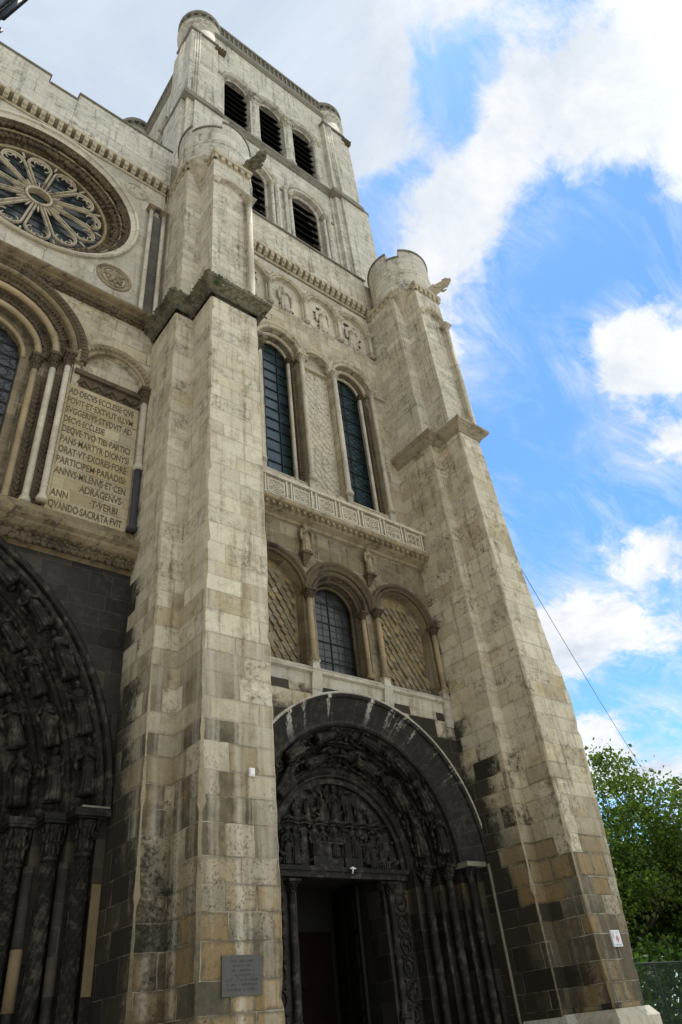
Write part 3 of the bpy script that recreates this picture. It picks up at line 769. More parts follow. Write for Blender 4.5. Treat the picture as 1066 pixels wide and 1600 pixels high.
PC, PZ = 10.8, 4.72
JAMBS = []   # masonry jambs, stepping in behind the shafts
steps = [(3.45, 12.35), (3.22, 12.35), (3.22, 12.52), (2.86, 12.52), (2.86, 12.82), (2.42, 12.82), (2.42, 13.12), (1.95, 13.12), (1.95, 13.42), (1.2, 13.42), (1.2, 14.0)]
for sgn in (1, -1):
    rows = [[(PC + sgn * r, y, z) for r, y in steps] for z in (0, PZ)]
    if sgn < 0: rows = rows[::-1]
    jb = MB(); jb.grid(rows, smooth=False); JAMBS.append(jb)
b = MB()
prof = [(0.0, 12.45), (0.0, 12.10), (-0.05, 12.06), (-0.10, 12.10), (-0.10, 12.16), (-0.55, 12.42), (-0.62, 12.42), (-0.66, 12.46), (-0.66, 12.60)]
b.arch(PC, PZ, 3.52, prof, n=56, closed=False, legs=4.62, smooth=False)
PORT = part('portal', b, 'blackstreak', CH, 'soot black round arched portal with carved figures')
for jb in JAMBS: part('jamb', jb, 'black', PORT)
b = MB()
b.arch(PC, PZ, 3.545, [(0, 12.45), (0, 12.07), (-0.03, 12.05), (-0.05, 12.07), (-0.05, 12.095), (-0.02, 12.45)], n=56, legs=4.70, smooth=False)
part('hood_mould', b, 'white', PORT)
b = MB()
prof = [(0.0, 12.58), (-0.02, 12.60), (-0.12, 12.86), (-0.20, 13.0), (-0.24, 13.0)] + [(-.26 + .05 * math.cos(a), 13.02 - .05 * math.sin(a)) for a in (0.3, 1.2, 2.2, 3.0)] + \
       [(-0.32, 13.08), (-0.55, 13.22), (-0.80, 13.3), (-0.84, 13.28), (-0.86, 13.3)] + [(-.9 + .04 * math.cos(a), 13.30 - .05 * math.sin(a)) for a in (0.3, 1.2, 2.2, 3.0)] + [(-0.95, 13.34), (-1.07, 13.34), (-1.07, 13.46)]
b.arch(PC, PZ, 2.86, prof, n=52, closed=False, legs=4.65, smooth=False)
part('archivolt', b, 'blackcarve', PORT)
arch_figures(PORT, PC, 0, 2.70, PZ, 12.74, 4, 0.98, 0.015, .49, .9, 0)
arch_figures(PORT, PC, 0, 2.27, PZ, 13.06, 3, 1.08, 0.015, .49, .9, 2)
b = MB()
q = random.Random(5)
for R, y, n, t0 in ((2.72, 12.86, 26, 0), (2.30, 13.18, 22, 0)):
    leafrow(b, lambda t: ((PC + R * math.cos(math.pi * t), y, PZ + R * math.sin(math.pi * t)), (math.cos(math.pi * t), 0, math.sin(math.pi * t))), n * 2, .11, q)
for R, y in ((2.78, 12.74), (2.62, 12.9), (2.36, 13.06), (2.16, 13.2)):
    for k in range(46):
        a = math.pi * (k + q.random()) / 46; w_ = .05 + q.random() * .06
        p = Vector((PC + R * math.cos(a), y, PZ + R * math.sin(a))); tg = Vector((-math.sin(a), 0, math.cos(a))) * (.08 + q.random() * .1)
        b.tube([p - tg, p + Vector((0, -.05 * q.random(), 0)), p + tg], [.02, w_ * .6, .02], 5)
part('foliage', b, 'blackcarve', PORT)
# tympanum with its two bands of relief
b = MB(); b.archpanel(PC, 4.70, PZ + .12, 1.80, 13.44, 28)
TY = part('tympanum', b, 'blackcarve', PORT)
b = MB()
q = random.Random(9)
for k in range(7):       # cloud wave under the upper figures
    x0 = PC - 1.45 + k * .42
    b.tube([(x0 - .1, 13.36, 5.62), (x0 + .08, 13.33, 5.70), (x0 + .24, 13.34, 5.63), (x0 + .42, 13.36, 5.68)], [.03, .05, .04, .03], 6)
    b.tube([(x0 - .1, 13.36, 5.56), (x0 + .1, 13.34, 5.60), (x0 + .42, 13.36, 5.57)], .025, 5)
# altar, grilles and steps of the lower band
b.box(PC - .75, PC - .25, 13.32, 13.43, 4.72, 5.18); b.box(PC + .12, PC + .62, 13.32, 13.43, 4.72, 5.18)
b.box(PC - .22, PC + .09, 13.36, 13.43, 4.72, 5.10); b.box(PC - .82, PC + .70, 13.30, 13.43, 5.18, 5.22)
for k in range(5): b.box(PC - .2 + k * .06, PC - .18 + k * .06, 13.33, 13.43, 4.95, 5.14)
for k in range(6): b.box(PC + 1.05 + k * .07, PC + 1.09 + k * .07, 13.32, 13.43, 4.72, 4.86)
b.box(PC + 1.02, PC + 1.5, 13.32, 13.43, 4.86, 4.90); b.box(PC - 1.02, PC - .86, 13.38, 13.43, 4.72, 5.5)
for k in range(90):
    a = q.random() * math.pi; rr = 1.72 * math.sqrt(q.random()); p = Vector((PC + rr * math.cos(a), 13.41, PZ + .1 + rr * math.sin(a)))
    tg = Vector((q.gauss(0, .08), 0, q.gauss(0, .08)))
    b.tube([p - tg, p + Vector((0, -.04, 0)), p + tg], [.015, .035 + q.random() * .03, .015], 5)
part('relief', b, 'blackcarve', PORT)
for (fx, fz, h, me) in ((-1.42, 4.73, .74, 0), (-1.20, 4.73, .76, 2), (-.68, 4.93, .66, 1), (-.42, 4.95, .6, 3), (-.12, 4.92, .72, 2), (.16, 4.93, .62, 4), (.42, 4.93, .70, 1), (.80, 4.80, .55, 3), (.98, 4.73, .70, 0), (1.22, 4.85, .58, 1),
                        (-1.15, 5.62, .46, 1), (-.82, 5.64, .5, 3), (-.42, 5.64, .62, 2), (-.05, 5.62, .78, 0), (.32, 5.64, .6, 4), (.66, 5.64, .5, 1), (1.02, 5.62, .42, 3), (-.25, 6.05, .42, 3), (.2, 6.05, .42, 1)):
    copy_part('figure', FIGB[me], PORT, frame((PC + fx, 13.37, fz), (fx * -.06 if fz > 5.5 else 0, 0, 1), (0, -1, 0), h, .9))
b = MB(); b.box(PC - 1.93, PC + 1.93, 13.26, 13.5, 4.62, 4.71); b.box(PC - 1.9, PC + 1.9, 13.3, 13.52, 4.50, 4.62)
part('lintel', b, 'blackcarve', PORT)
# shafts of the jambs
for sgn in (1, -1):
    for r, y, rad in ((3.02, 12.36, .085), (2.60, 12.66, .095), (2.16, 12.96, .095)):
        colonnette(PC + sgn * r, y, 0.5, PZ + .0, rad, 'blackcarve', PORT, 'blackcarve', 'column')
    for r, y, rad in ((2.84, 12.52, .05), (2.40, 12.82, .05)):
        b = MB(); b.lathe(PC + sgn * r, y, [(rad, .5), (rad, 4.2)], 10); part('shaft', b, 'blackcarve', PORT)
    colonnette(PC + sgn * 1.36, 13.36, 1.9, 4.44, .075, 'blackcarve', PORT, 'blackcarve', 'column')
    b = MB(); b.box(PC + sgn * 1.36 - .13, PC + sgn * 1.36 + .13, 13.24, 13.5, 0, 1.9)
    part('pedestal', b, 'black', PORT)
    b = MB()             # jamb panel with a scroll of roundels
    for k in range(9):
        zc = .7 + k * .42
        rows = []
        for i in range(17):
            a = 2 * math.pi * i / 16
            rows.append([(PC + sgn * 1.70 + (.15 + .025 * math.cos(c)) * math.cos(a), 13.40 + .03 * math.sin(c), zc + (.17 + .025 * math.cos(c)) * math.sin(a)) for c in (0, 1.57, 3.14, 4.71)])
        b.grid(rows, closed=True)
        for i in range(5):
            b.ball((PC + sgn * 1.70 + (q.random() - .5) * .16, 13.40, zc + (q.random() - .5) * .18), .04, .03, .05, 6, 4)
        b.ball((PC + sgn * 1.70 + .14, 13.4, zc + .2), .05, .03, .04, 6, 4); b.ball((PC + sgn * 1.70 - .14, 13.4, zc + .2), .05, .03, .04, 6, 4)
    part('relief', b, 'blackcarve', PORT)
    b = MB()
    b.lathe(PC + sgn * 3.40, 12.08, [(.035, .1), (.035, 4.66)], 10)
    if sgn > 0: part('drain_pipe', b, 'zinc', PORT)
    b = MB(); b.box(PC + sgn * 3.10 - .33, PC + sgn * 3.10 + .33, 12.16, 12.6, PZ - .10, PZ)
    part('impost', b, 'blackcarve' if sgn < 0 else 'ledge', PORT)
b = MB()
for k in range(4): b.box(PC - 3.2 + k * .05, PC + 3.2 - k * .05, 12.2 - k * .0 + k * .25, 13.6, k * .12, (k + 1) * .12)
part('step', b, 'black', PORT)
# vestibule and doors
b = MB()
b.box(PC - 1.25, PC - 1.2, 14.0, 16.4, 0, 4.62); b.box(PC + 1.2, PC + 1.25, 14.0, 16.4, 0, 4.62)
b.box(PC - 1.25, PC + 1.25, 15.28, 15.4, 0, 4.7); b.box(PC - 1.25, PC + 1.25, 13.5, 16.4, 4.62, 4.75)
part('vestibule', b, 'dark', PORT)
def door_leaf(x0, x1, y, z1, mat, seed, panels):
    b = MB(); b.box(x0, x1, y, y + .07, 0.5, z1)
    n, m_ = panels
    for i in range(n):
        for j in range(m_):
            a0 = x0 + .08 + (x1 - x0 - .16) * i / n + .03; a1 = x0 + .08 + (x1 - x0 - .16) * (i + 1) / n - .03
            c0 = .6 + (z1 - .75) * j / m_ + .04; c1 = .6 + (z1 - .75) * (j + 1) / m_ - .04
            b.box(a0, a1, y - .02, y, c0, c1); b.box(a0 + .04, a1 - .04, y - .032, y - .02, c0 + .04, c1 - .04)
    return b
wd = part('door', door_leaf(PC - 1.18, PC + 1.0, 15.2, 3.75, 'wood', 1, (2, 3)), 'wood', PORT, 'dark red brown wooden door')
b = MB(); b.tube([(PC - .32, 15.14, 2.62), (PC + .02, 15.12, 2.62)], .02, 6); part('handle', b, 'steel', PORT)
b = door_leaf(0, 1.15, 0, 4.5, 'bronze', 2, (2, 5))
rt = Matrix.Translation((PC + 1.14, 15.2, 0)) @ Matrix.Rotation(R_(-100), 4, 'Z')
b.v = [tuple(rt @ Vector(v)) for v in b.v]
part('door', b, 'bronze', PORT, 'dark bronze door leaf standing open')

# walls around the portal arch
b = MB()
b.wall(7.36, 14.26, 0, 8.36, 12.35, [(PC, 0, PZ, 3.44)], 48)
part('wall', b, 'bay', CH)
b = MB(); b.xprism([(12.7, 8.36), (12.345, 8.36), (12.335, 8.62), (12.25, 8.66), (12.25, 8.74), (12.38, 8.86), (12.7, 8.86)], 7.36, 14.26)
part('string_course', b, 'white', CH)

# ------------------------------------------------------------------ second level: window between two diapered blind arches
b = MB()
ops2 = [(8.60, 8.86, 10.86, .98), (10.80, 8.86, 10.86, .86), (13.02, 8.86, 10.86, .98)]
b.wall(7.36, 14.26, 8.86, 13.1, 12.42, ops2, 24)
b.reveal(8.60, 8.86, 10.86, .98, 12.42, 12.72); b.reveal(13.02, 8.86, 10.86, .98, 12.42, 12.72)
b.reveal(10.80, 8.86, 10.86, .86, 12.42, 13.0)
part('wall', b, 'ochre', CH)
for cx in (8.60, 13.02):
    b = MB(); b.archpanel(cx, 8.86, 10.86, .98, 12.72)
    # scale tiles laid in rows of lozenges
    q = random.Random(int(cx))
    dx_, dz_ = .215, .36
    for j in range(19):
        zc = 8.95 + j * dz_ / 2
        for i in range(-5, 6):
            xc = cx + (i + (.5 if j % 2 else 0)) * dx_
            top = zc + dz_ / 2
            if abs(xc - cx) > .98 - dx_ / 2: continue
            if top > 10.86 and math.hypot(xc - cx, top - 10.86) > .97: continue
            t = .02 + q.random() * .05
            if q.random() < .06: continue
            yy = 12.72
            pts = [(xc, zc - dz_ / 2 + .012), (xc + dx_ / 2 - .008, zc), (xc, zc + dz_ / 2 - .012), (xc - dx_ / 2 + .008, zc)]
            d = (t + .03, t * .6, .004, t * .6)
            vs = [(p[0], yy - dd, p[1]) for p, dd in zip(pts, d)] + [(p[0], yy + .002, p[1]) for p in pts]
            b.add(vs, [(0, 1, 2, 3), (0, 4, 5, 1), (1, 5, 6, 2), (2, 6, 7, 3), (3, 7, 4, 0)])
    bl = part('blind_arch', b, 'scale', CH, 'blind arch filled with lozenge scales')
    b = MB()
    b.arch(cx, 10.86, 1.0, torus_prof(.03, 12.38, .055), n=30)
    b.arch(cx, 10.86, 1.0, [(.09, 12.44), (.09, 12.34), (.13, 12.30), (.19, 12.30), (.21, 12.35), (.21, 12.44)], n=30, smooth=False)
    part('arch_moulding', b, 'trimdark', bl)
b = MB()
b.arch(10.80, 10.86, .86, torus_prof(-.07, 12.62, .06), n=28)
b.arch(10.80, 10.86, .86, torus_prof(.04, 12.44, .07), n=28)
b.arch(10.80, 10.86, .86, torus_prof(-.16, 12.82, .05), n=28, legs=8.9)
b.arch(10.80, 10.86, .86, [(.13, 12.44), (.13, 12.36), (.17, 12.33), (.24, 12.36), (.30, 12.30), (.36, 12.29), (.39, 12.34), (.39, 12.44)], n=32, smooth=False)
WN = part('window', b, 'trimdark', CH, 'round arched window between two scaled blind arches')
b = MB(); b.archpanel(10.80, 8.86, 10.86, .86, 12.97); part('glass', b, 'glassgrey', WN)
b = MB()
for k in range(1, 5): b.box(10.0, 11.6, 12.945, 12.962, 8.86 + k * .56 - .012, 8.86 + k * .56 + .012)
b.box(10.79, 10.81, 12.940, 12.960, 8.88, 11.7)
for k in range(13):
    b.box(10.02, 11.58, 12.955, 12.964, 8.95 + k * .2, 8.955 + k * .2)
for k in range(7): b.box(10.1 + k * .23, 10.105 + k * .23, 12.955, 12.964, 8.9, 11.2)
part('glazing_bar', b, 'lead', WN)
for x, y, r, z1 in ((9.68, 12.30, .075, 10.92), (9.90, 12.55, .06, 10.86), (11.62, 12.50, .065, 10.86), (11.95, 12.28, .075, 10.92), (14.10, 12.30, .075, 10.92), (7.50, 12.30, .075, 10.92)):
    colonnette(x, y, 8.95, z1, r, 'shaftochre', CH, 'trimdark')
for x in (9.70, 11.95, 14.08, 7.50):     # gabled plinths under the shafts
    b = MB()
    rows = [[(x - w_, 12.42, z), (x - w_, 12.42 - d_, z), (x + w_, 12.42 - d_, z), (x + w_, 12.42, z)] for w_, d_, z in ((.13, .10, 8.0), (.15, .14, 8.3), (.15, .17, 8.5), (.13, .18, 8.7), (.09, .17, 8.92), (.11, .20, 8.94), (.11, .20, 9.0))]
    b.grid(rows, smooth=False); b.add(rows[-1], [(0, 1, 2, 3)])
    part('plinth', b, 'white', CH)
# bracket statues between the arches
for i, x in enumerate((9.70, 11.92)):
    b = MB(); b.box(x - .17, x + .17, 12.20, 12.45, 12.02, 12.07)
    rows = [[(x - w_, 12.45, z), (x - w_, 12.42 - d_, z), (x + w_, 12.42 - d_, z), (x + w_, 12.45, z)] for w_, d_, z in ((.03, .03, 11.72), (.07, .07, 11.82), (.11, .14, 11.94), (.14, .18, 12.02))]
    b.grid(rows, smooth=False)
    part('bracket', b, 'trimdark', CH)
    o = link('statue', FIGW[i], None, frame((x, 12.28, 12.075), (0, 0, 1), (0, -1, 0), .94 - .05 * i, 1.0))
    tag(o, ('small robed statue on the bracket nearer the thick buttress, left of the middle arch' if i == 0 else
            'small robed statue on the bracket farther from the thick buttress, right of the middle arch'), 'statue', 'bracket statues under the balcony')

# balcony with its pierced parapet
b = MB()
b.xprism([(12.45, 12.95), (12.36, 12.98), (12.33, 13.04), (12.18, 13.10), (12.08, 13.20), (11.98, 13.22), (11.95, 13.25), (11.95, 13.36), (12.45, 13.40)], 7.36, 14.24)
for k in range(34): b.box(7.5 + k * .2, 7.58 + k * .2, 12.02, 12.14, 13.13, 13.21)
BAL = part('balcony', b, 'trim', CH, 'narrow stone balcony with pierced parapet')
b = MB(); b.box(7.36, 14.22, 11.97, 12.09, 14.02, 14.12); b.box(7.36, 14.22, 11.98, 12.08, 13.36, 13.42)
part('rail', b, 'shaft', BAL)
q = random.Random(21)
nP = 8
for k in range(nP):
    b = MB(); x0 = 7.42 + k * (6.75 / nP); x1 = x0 + 6.75 / nP - .10
    for a in (x0, x1 - .05): b.box(a, a + .05, 12.0, 12.06, 13.42, 14.02)
    b.box(x0 + .09, x1 - .09, 12.01, 12.05, 13.88, 13.92); b.box(x0 + .09, x1 - .09, 12.01, 12.05, 13.47, 13.51)
    for a in (x0 + .09, x1 - .13): b.box(a, a + .04, 12.01, 12.05, 13.51, 13.88)
    xc = (x0 + x1) / 2
    for i in range(3):
        for j in range(2):
            cx, cz, rr = xc - .17 + i * .17, 13.60 + j * .18, .085
            b.tube([(cx + rr * math.cos(2 * math.pi * t / 10), 12.03, cz + rr * math.sin(2 * math.pi * t / 10)) for t in range(11)], .018, 5)
            if q.random() < .6: b.tube([(cx - rr, 12.03, cz - rr), (cx + rr, 12.03, cz + rr)], .014, 4)
    for i in range(5): b.tube([(x0 + .05 + i * .13, 12.03, 13.92), (x0 + .11 + i * .13, 12.03, 13.98), (x0 + .17 + i * .13, 12.03, 13.92)], .014, 4)
    part('railing_panel', b, 'shaft', BAL)

# ------------------------------------------------------------------ third level: two tall windows and a latticed blind arch
b = MB()
WX = (9.45, 12.62)
ops3 = [(WX[0], 14.9, 20.45, .86), (11.03, 14.9, 20.45, .62), (WX[1], 14.9, 20.45, .86)]
b.wall(7.36, 14.26, 13.3, 22.70, 12.60, ops3, 22)
for o3 in ops3: b.reveal(*o3, 12.60, 12.86 if o3[3] < .8 else 13.2)
part('wall', b, 'bay', CH)
b = MB(); b.archpanel(11.03, 14.9, 20.45, .62, 12.84)
q = random.Random(4)
for k in range(-9, 34):       # raised lattice of irregular ribs
    z0 = 14.9 + k * .30
    for sg in (1, -1):
        pts = []
        for i in range(9):
            t = i / 8; x = 11.03 - .6 * sg + 1.2 * sg * t; z = z0 + t * 1.15 + (q.random() - .5) * .05
            if 14.92 < z < 20.30: pts.append((x, 12.835 + (q.random() - .5) * .012, z))
        if len(pts) > 1: b.tube(pts, .022, 4, smooth=False)
for k in range(70):
    b.ball((11.03 + (q.random() - .5) * 1.1, 12.83, 15 + q.random() * 5.2), .06, .03, .07, 6, 4)
BL = part('blind_arch', b, 'shaft', CH, 'tall blind arch carved with a lattice')
b = MB(); b.box(10.41, 11.65, 12.72, 12.84, 20.36, 20.48)
b.arch(11.03, 20.45, .62, torus_prof(.06, 12.56, .06), n=24)
b.arch(11.03, 20.45, .62, [(.12, 12.62), (.12, 12.52), (.18, 12.48), (.24, 12.50), (.24, 12.62)], n=24, smooth=False)
part('arch_moulding', b, 'trimpale', BL)
for i, cx in enumerate(WX):
    b = MB()
    b.arch(cx, 20.45, .86, torus_prof(.06, 12.56, .07), n=28)
    b.arch(cx, 20.45, .86, torus_prof(-.09, 12.78, .07), n=28)
    b.arch(cx, 20.45, .86, torus_prof(-.23, 13.0, .055), n=28, legs=15.0)
    b.arch(cx, 20.45, .86, [(.14, 12.62), (.14, 12.54), (.20, 12.48), (.28, 12.48), (.31, 12.53), (.31, 12.62)], n=30, smooth=False)
    leafrow(b, lambda t: ((cx + .90 * math.cos(math.pi * t), 12.68, 20.45 + .90 * math.sin(math.pi * t)), (math.cos(math.pi * t), 0, math.sin(math.pi * t))), 26, .06, q)
    WN = part('window', b, 'trimpale', CH, 'tall arched window nearest the thick buttress' if i == 0 else 'tall arched window right of the latticed blind arch')
    b = MB(); b.archpanel(cx, 14.9, 20.4, .84, 13.17); part('glass', b, 'glass', WN)
    b = MB()
    if i == 0:
        for k in range(1, 14): b.box(cx - .82, cx + .82, 13.13, 13.16, 14.9 + k * .45 - .014, 14.9 + k * .45 + .014)
        for xx in (-.28, .28): b.box(cx + xx - .014, cx + xx + .014, 13.12, 13.15, 14.95, 21.1)
    else:
        for k in range(1, 10): b.box(cx - .82, cx + .82, 13.13, 13.155, 14.9 + k * .62 - .012, 14.9 + k * .62 + .012)
        b.box(cx - .01, cx + .01, 13.12, 13.14, 14.95, 21.2)
        for k in range(-4, 26):
            z0 = 14.9 + k * .24
            for sg in (1, -1):
                pts = [(cx - .6 * sg + 1.2 * sg * t, 13.155, z0 + t * .9) for t in (0, .25, .5, .75, 1)]
                pts = [p for p in pts if 14.92 < p[2] < 20.9]
                if len(pts) > 1: b.tube([pts[0], pts[-1]], .006, 4)
    part('glazing_bar', b, 'lead', WN)
    for sgn in (-1, 1):         # dark carved strips between the shafts
        b = MB(); b.box(cx + sgn * .70 - .07, cx + sgn * .70 + .07, 12.74, 12.80, 15.0, 19.95)
        for k in range(42): b.ball((cx + sgn * .70, 12.735, 15.06 + k * .117), .045, .04, .04, 6, 4)
        part('ornament_strip', b, 'trimdark', WN)
        b = MB(); b.box(cx + sgn * .86 - .10, cx + sgn * .86 + .10, 12.50, 12.9, 14.62, 15.0); part('plinth', b, 'white', WN)
        colonnette(cx + sgn * .56, 12.86, 15.0, 20.42, .058, 'shaft', WN, 'trimdark')
for x, r in ((10.33, .085), (11.74, .085), (13.46, .08), (8.58, .08)):
    colonnette(x, 12.52, 15.0, 20.50, r, 'shaft', CH, 'shaft')
b = MB(); b.box(13.40, 14.24, 12.50, 12.62, 20.40, 20.52); b.box(7.4, 8.6, 12.50, 12.62, 20.40, 20.52)
part('string_course', b, 'shaft', CH)

# ------------------------------------------------------------------ fourth level: blind arcade with relief figures, corbel table, parapet
b = MB()
AX = (8.45, 10.05, 11.65, 13.22)
ops4 = [(x, 22.78, 24.08, .68) for x in AX]
b.wall(7.36, 14.26, 22.70, 25.4, 12.66, ops4, 18)
for o4 in ops4: b.reveal(*o4, 12.66, 12.78, 16); b.archpanel(o4[0], 22.78, 24.08, .68, 12.78)
part('wall', b, 'shaft', CH)
for k, cx in enumerate(AX):
    b = MB()
    b.arch(cx, 24.08, .68, torus_prof(.03, 12.64, .05), n=22)
    b.arch(cx, 24.08, .68, [(.09, 12.68), (.09, 12.60), (.15, 12.57), (.19, 12.60), (.19, 12.68)], n=22, smooth=False)
    for j in range(9):
        a = math.pi * (j + .5) / 9
        b.ball((cx + .92 * math.cos(a), 12.64, 24.08 + .90 * math.sin(a)), .06, .04, .06, 6, 4)
    b.box(cx - .62, cx + .62, 12.62, 12.9, 22.74, 22.80)
    bl = part('blind_arch', b, 'trimpale', CH, 'round blind arch of the arcade with a relief figure')
    copy_part('figure', FIGP[k % 3], bl, frame((cx + (-.06 if k % 2 else .06), 12.74, 22.86), (0, 0, 1), (0, -1, 0), 1.55, .8))
    b = MB()
    for j in range(7): b.tube([(cx + (random.random() - .5) * .7, 12.765, 23 + j * .2), (cx + (random.random() - .5) * .8, 12.74, 23.1 + j * .2), (cx + (random.random() - .5) * .7, 12.765, 23.25 + j * .18)], .035, 5)
    part('relief', b, 'trimdark', bl)
for x in (7.66, 9.25, 10.85, 12.44, 14.0):
    colonnette(x, 12.60, 22.80, 24.12, .075, 'shaft', CH, 'shaft')


def corbel_table(x0, x1, y, z0, z1, mat, mat2, depth=.22, pitch=.26):
    b = MB()
    b.box(x0, x1, y - depth, y + .1, z1 - .10, z1)
    b.box(x0, x1, y - .03, y + .1, z0 - .08, z0)
    n = int((x1 - x0) / pitch)
    q = random.Random(int(x0 * 10))
    for i in range(n):
        xc = x0 + (i + .5) * (x1 - x0) / n; w_ = pitch * .27
        b.xprism([(y + .05, z0), (y - depth * .5, z0 + .02), (y - depth * .95, z0 + (z1 - z0) * .45), (y - depth * .95, z1 - .10), (y + .05, z1 - .10)], xc - w_, xc + w_)
        b.ball((xc, y - depth * .8, z0 + (z1 - z0) * .3), w_ * .9, .06, .07, 6, 4)
    part('corbel_table', b, mat, CH)


corbel_table(7.36, 14.24, 12.62, 25.42, 25.84, 'trimpale', None)
b = MB(); b.box(7.38, 14.24, 12.52, 12.85, 25.84, 27.86); b.box(7.36, 14.26, 12.66, 12.9, 25.3, 25.84)
pw = part('parapet', b, 'upper', CH)
b = MB()
b.xprism([(12.44, 27.86), (12.44, 27.93), (12.68, 28.0), (12.92, 27.93), (12.92, 27.86)], 7.38, 14.26)
part('coping', b, 'ledge', pw)

# ------------------------------------------------------------------ buttress tops: shafts, blind arches, corbelled drums, gargoyles
for i, (fx0, fx1, sx0, sx1) in enumerate(BX):
    cxd = 6.30 if i == 0 else 15.30
    f0, f1 = (5.62, 6.98) if i == 0 else (14.62, 15.98)
    s0, s1 = (5.10, 7.42) if i == 0 else (14.14, 16.4)
    zb = 17.9 if i == 0 else 17.6
    b = MB()
    xm0, xm1 = f0 + .04, f1 - .22
    sub_wall(b, f0, f1 - .02, 10.42, 11.2, zb, 25.3, .03)
    # front skin with a recessed round headed panel
    cx, rr = (xm0 + xm1) / 2 + .1, (xm1 - xm0) / 2 - .02
    b.wall(f0, f1 - .02, zb, 25.3, 10.30, [(cx, zb, 23.65, rr)], 16); b.reveal(cx, zb, 23.65, rr, 10.30, 10.425, 16)
    b.add([(f0, 10.30, zb), (f0, 10.43, zb), (f0, 10.43, 25.3), (f0, 10.30, 25.3)], [(0, 3, 2, 1)])
    b.add([(f1 - .02, 10.30, zb), (f1 - .02, 10.43, zb), (f1 - .02, 10.43, 25.3), (f1 - .02, 10.30, 25.3)], [(0, 1, 2, 3)])
    sub_wall(b, s0, s1, 11.12, 12.65, zb, 25.3, .03)
    bt = part('buttress', b, 'upper', CH)
    b = MB(); b.arch(cx, 23.65, rr, [(0.0, 10.32), (0.0, 10.25), (.08, 10.22), (.16, 10.25), (.16, 10.32)], n=20, smooth=False)
    part('arch_moulding', b, 'trimpale' if i else 'shaft', bt)
    colonnette(f1 - .10, 10.22, zb, 23.62, .085, 'shaft', bt, 'shaft')
    # corbels under the drum
    b = MB()
    for (x0, x1, y0) in ((f0 - .08, f1 + .04, 10.18), (s0 - .08, s1 + .06, 11.0)):
        y1 = 11.2 if y0 < 10.5 else 12.66
        b.box(x0, x1, y0, y1, 25.30 if y0 < 10.5 else 25.303, 25.50 if y0 < 10.5 else 25.497)
        n = int((x1 - x0) / .24)
        for k in range(n):
            xc = x0 + (k + .5) * (x1 - x0) / n
            b.box(xc - .065, xc + .065, y0 + .02, y0 + .16, 25.08, 25.31)
        n = int((y1 - y0) / .24)
        for k in range(n):
            yc = y0 + (k + .5) * (y1 - y0) / n
            b.box(x0 + .02, x0 + .16, yc - .065, yc + .065, 25.08, 25.31)
    for k in range(6):    # squinch of carved brackets carrying the round drum over the inner corner
        a = R_(205 + k * 9); z = 24.95
        xx, yy = cxd + 1.12 * math.cos(a), 11.5 + 1.12 * math.sin(a)
        b.xprism([(yy - .10, 25.30), (yy + .25, 24.75), (yy + .32, 25.30)], xx - .05, xx + .05)
    rows = [[(f0 + .05, 11.15, z), (f0 - .02 - w_, 11.15, z), (f0 - .02 - w_ * .8, 11.13 - w_ * .8, z), (f0 + .02, 11.12 - w_, z)] for w_, z in ((.04, 24.2), (.12, 24.4), (.20, 24.62), (.30, 24.85), (.36, 25.0), (.48, 25.1), (.5, 25.3))]
    b.grid(rows, smooth=False)
    part('corbel_table', b, 'trimpale', bt)
    # the drum: battlemented round turret
    b = MB(); rr = 1.27
    NA = 60
    def ztop(a):
        d = math.degrees(a) % 360
        for lo, hi in (((203, 250), (325, 345), (60, 80)) if i == 0 else ((205, 230), (325, 345), (60, 80))):
            if lo < d < hi: return 27.42
        return 27.85
    prof_out, prof_in = [], []
    for k in range(NA):
        a0, a1 = 2 * math.pi * k / NA, 2 * math.pi * (k + 1) / NA
        zt = ztop((a0 + a1) / 2); ztn = ztop(a1 + math.pi / NA)
        P0 = [(cxd + q_ * math.cos(a), 11.5 + q_ * math.sin(a)) for a in (a0, a1) for q_ in (rr, rr - .3)]
        (o0, i0, o1, i1) = P0
        b.add([(*o0, 25.5), (*o1, 25.5), (*o1, zt), (*o0, zt), (*i0, 25.5), (*i1, 25.5), (*i1, zt), (*i0, zt)], [(0, 1, 2, 3), (5, 4, 7, 6), (3, 2, 6, 7)])
        if abs(zt - ztn) > .01:
            lo, hi = min(zt, ztn), max(zt, ztn)
            b.add([(*o1, lo), (*o1, hi), (*i1, hi), (*i1, lo)], [(0, 1, 2, 3)])
    b.lathe(cxd, 11.5, [(rr - .1, 25.3), (rr + .05, 25.42), (rr + .05, 25.58), (rr, 25.62)], 48, smooth=False)
    b.lathe(cxd, 11.5, [(rr - .05, 26.35), (rr + .02, 26.37), (rr + .02, 26.42), (rr - .05, 26.44)], 48, smooth=False)
    dr = part('turret', b, 'belfry', CH, 'round battlemented drum over the buttress')
    b = MB()
    for k in range(NA):
        a0, a1 = 2 * math.pi * k / NA, 2 * math.pi * (k + 1) / NA
        zt = ztop((a0 + a1) / 2)
        pts = [(cxd + q_ * math.cos(a), 11.5 + q_ * math.sin(a)) for q_, a in ((rr + .05, a0), (rr + .05, a1), (rr - .34, a1), (rr - .34, a0))]
        b.vprism([pts[0], pts[1], pts[2], pts[3]], zt + .002, zt + .07)
    part('coping', b, 'ledge', dr)
    # gargoyle
    b = MB()
    g0 = Vector((cxd + .05 + (.55 if i == 0 else .35), 10.35, 25.75)); dirv = Vector((.25 if i == 0 else .35, -1, .12)).normalized()
    L = .8
    pts = [g0 + dirv * (L * t) for t in (-.2, .15, .4, .62, .75, .85, 1.0)]
    b.tube(pts, [.20, .21, .20, .18, .16, .20, .10], 9)
    hd = g0 + dirv * (L * .88)
    b.ball(hd + Vector((0, 0, .03)), .19, .20, .17, 8, 6)
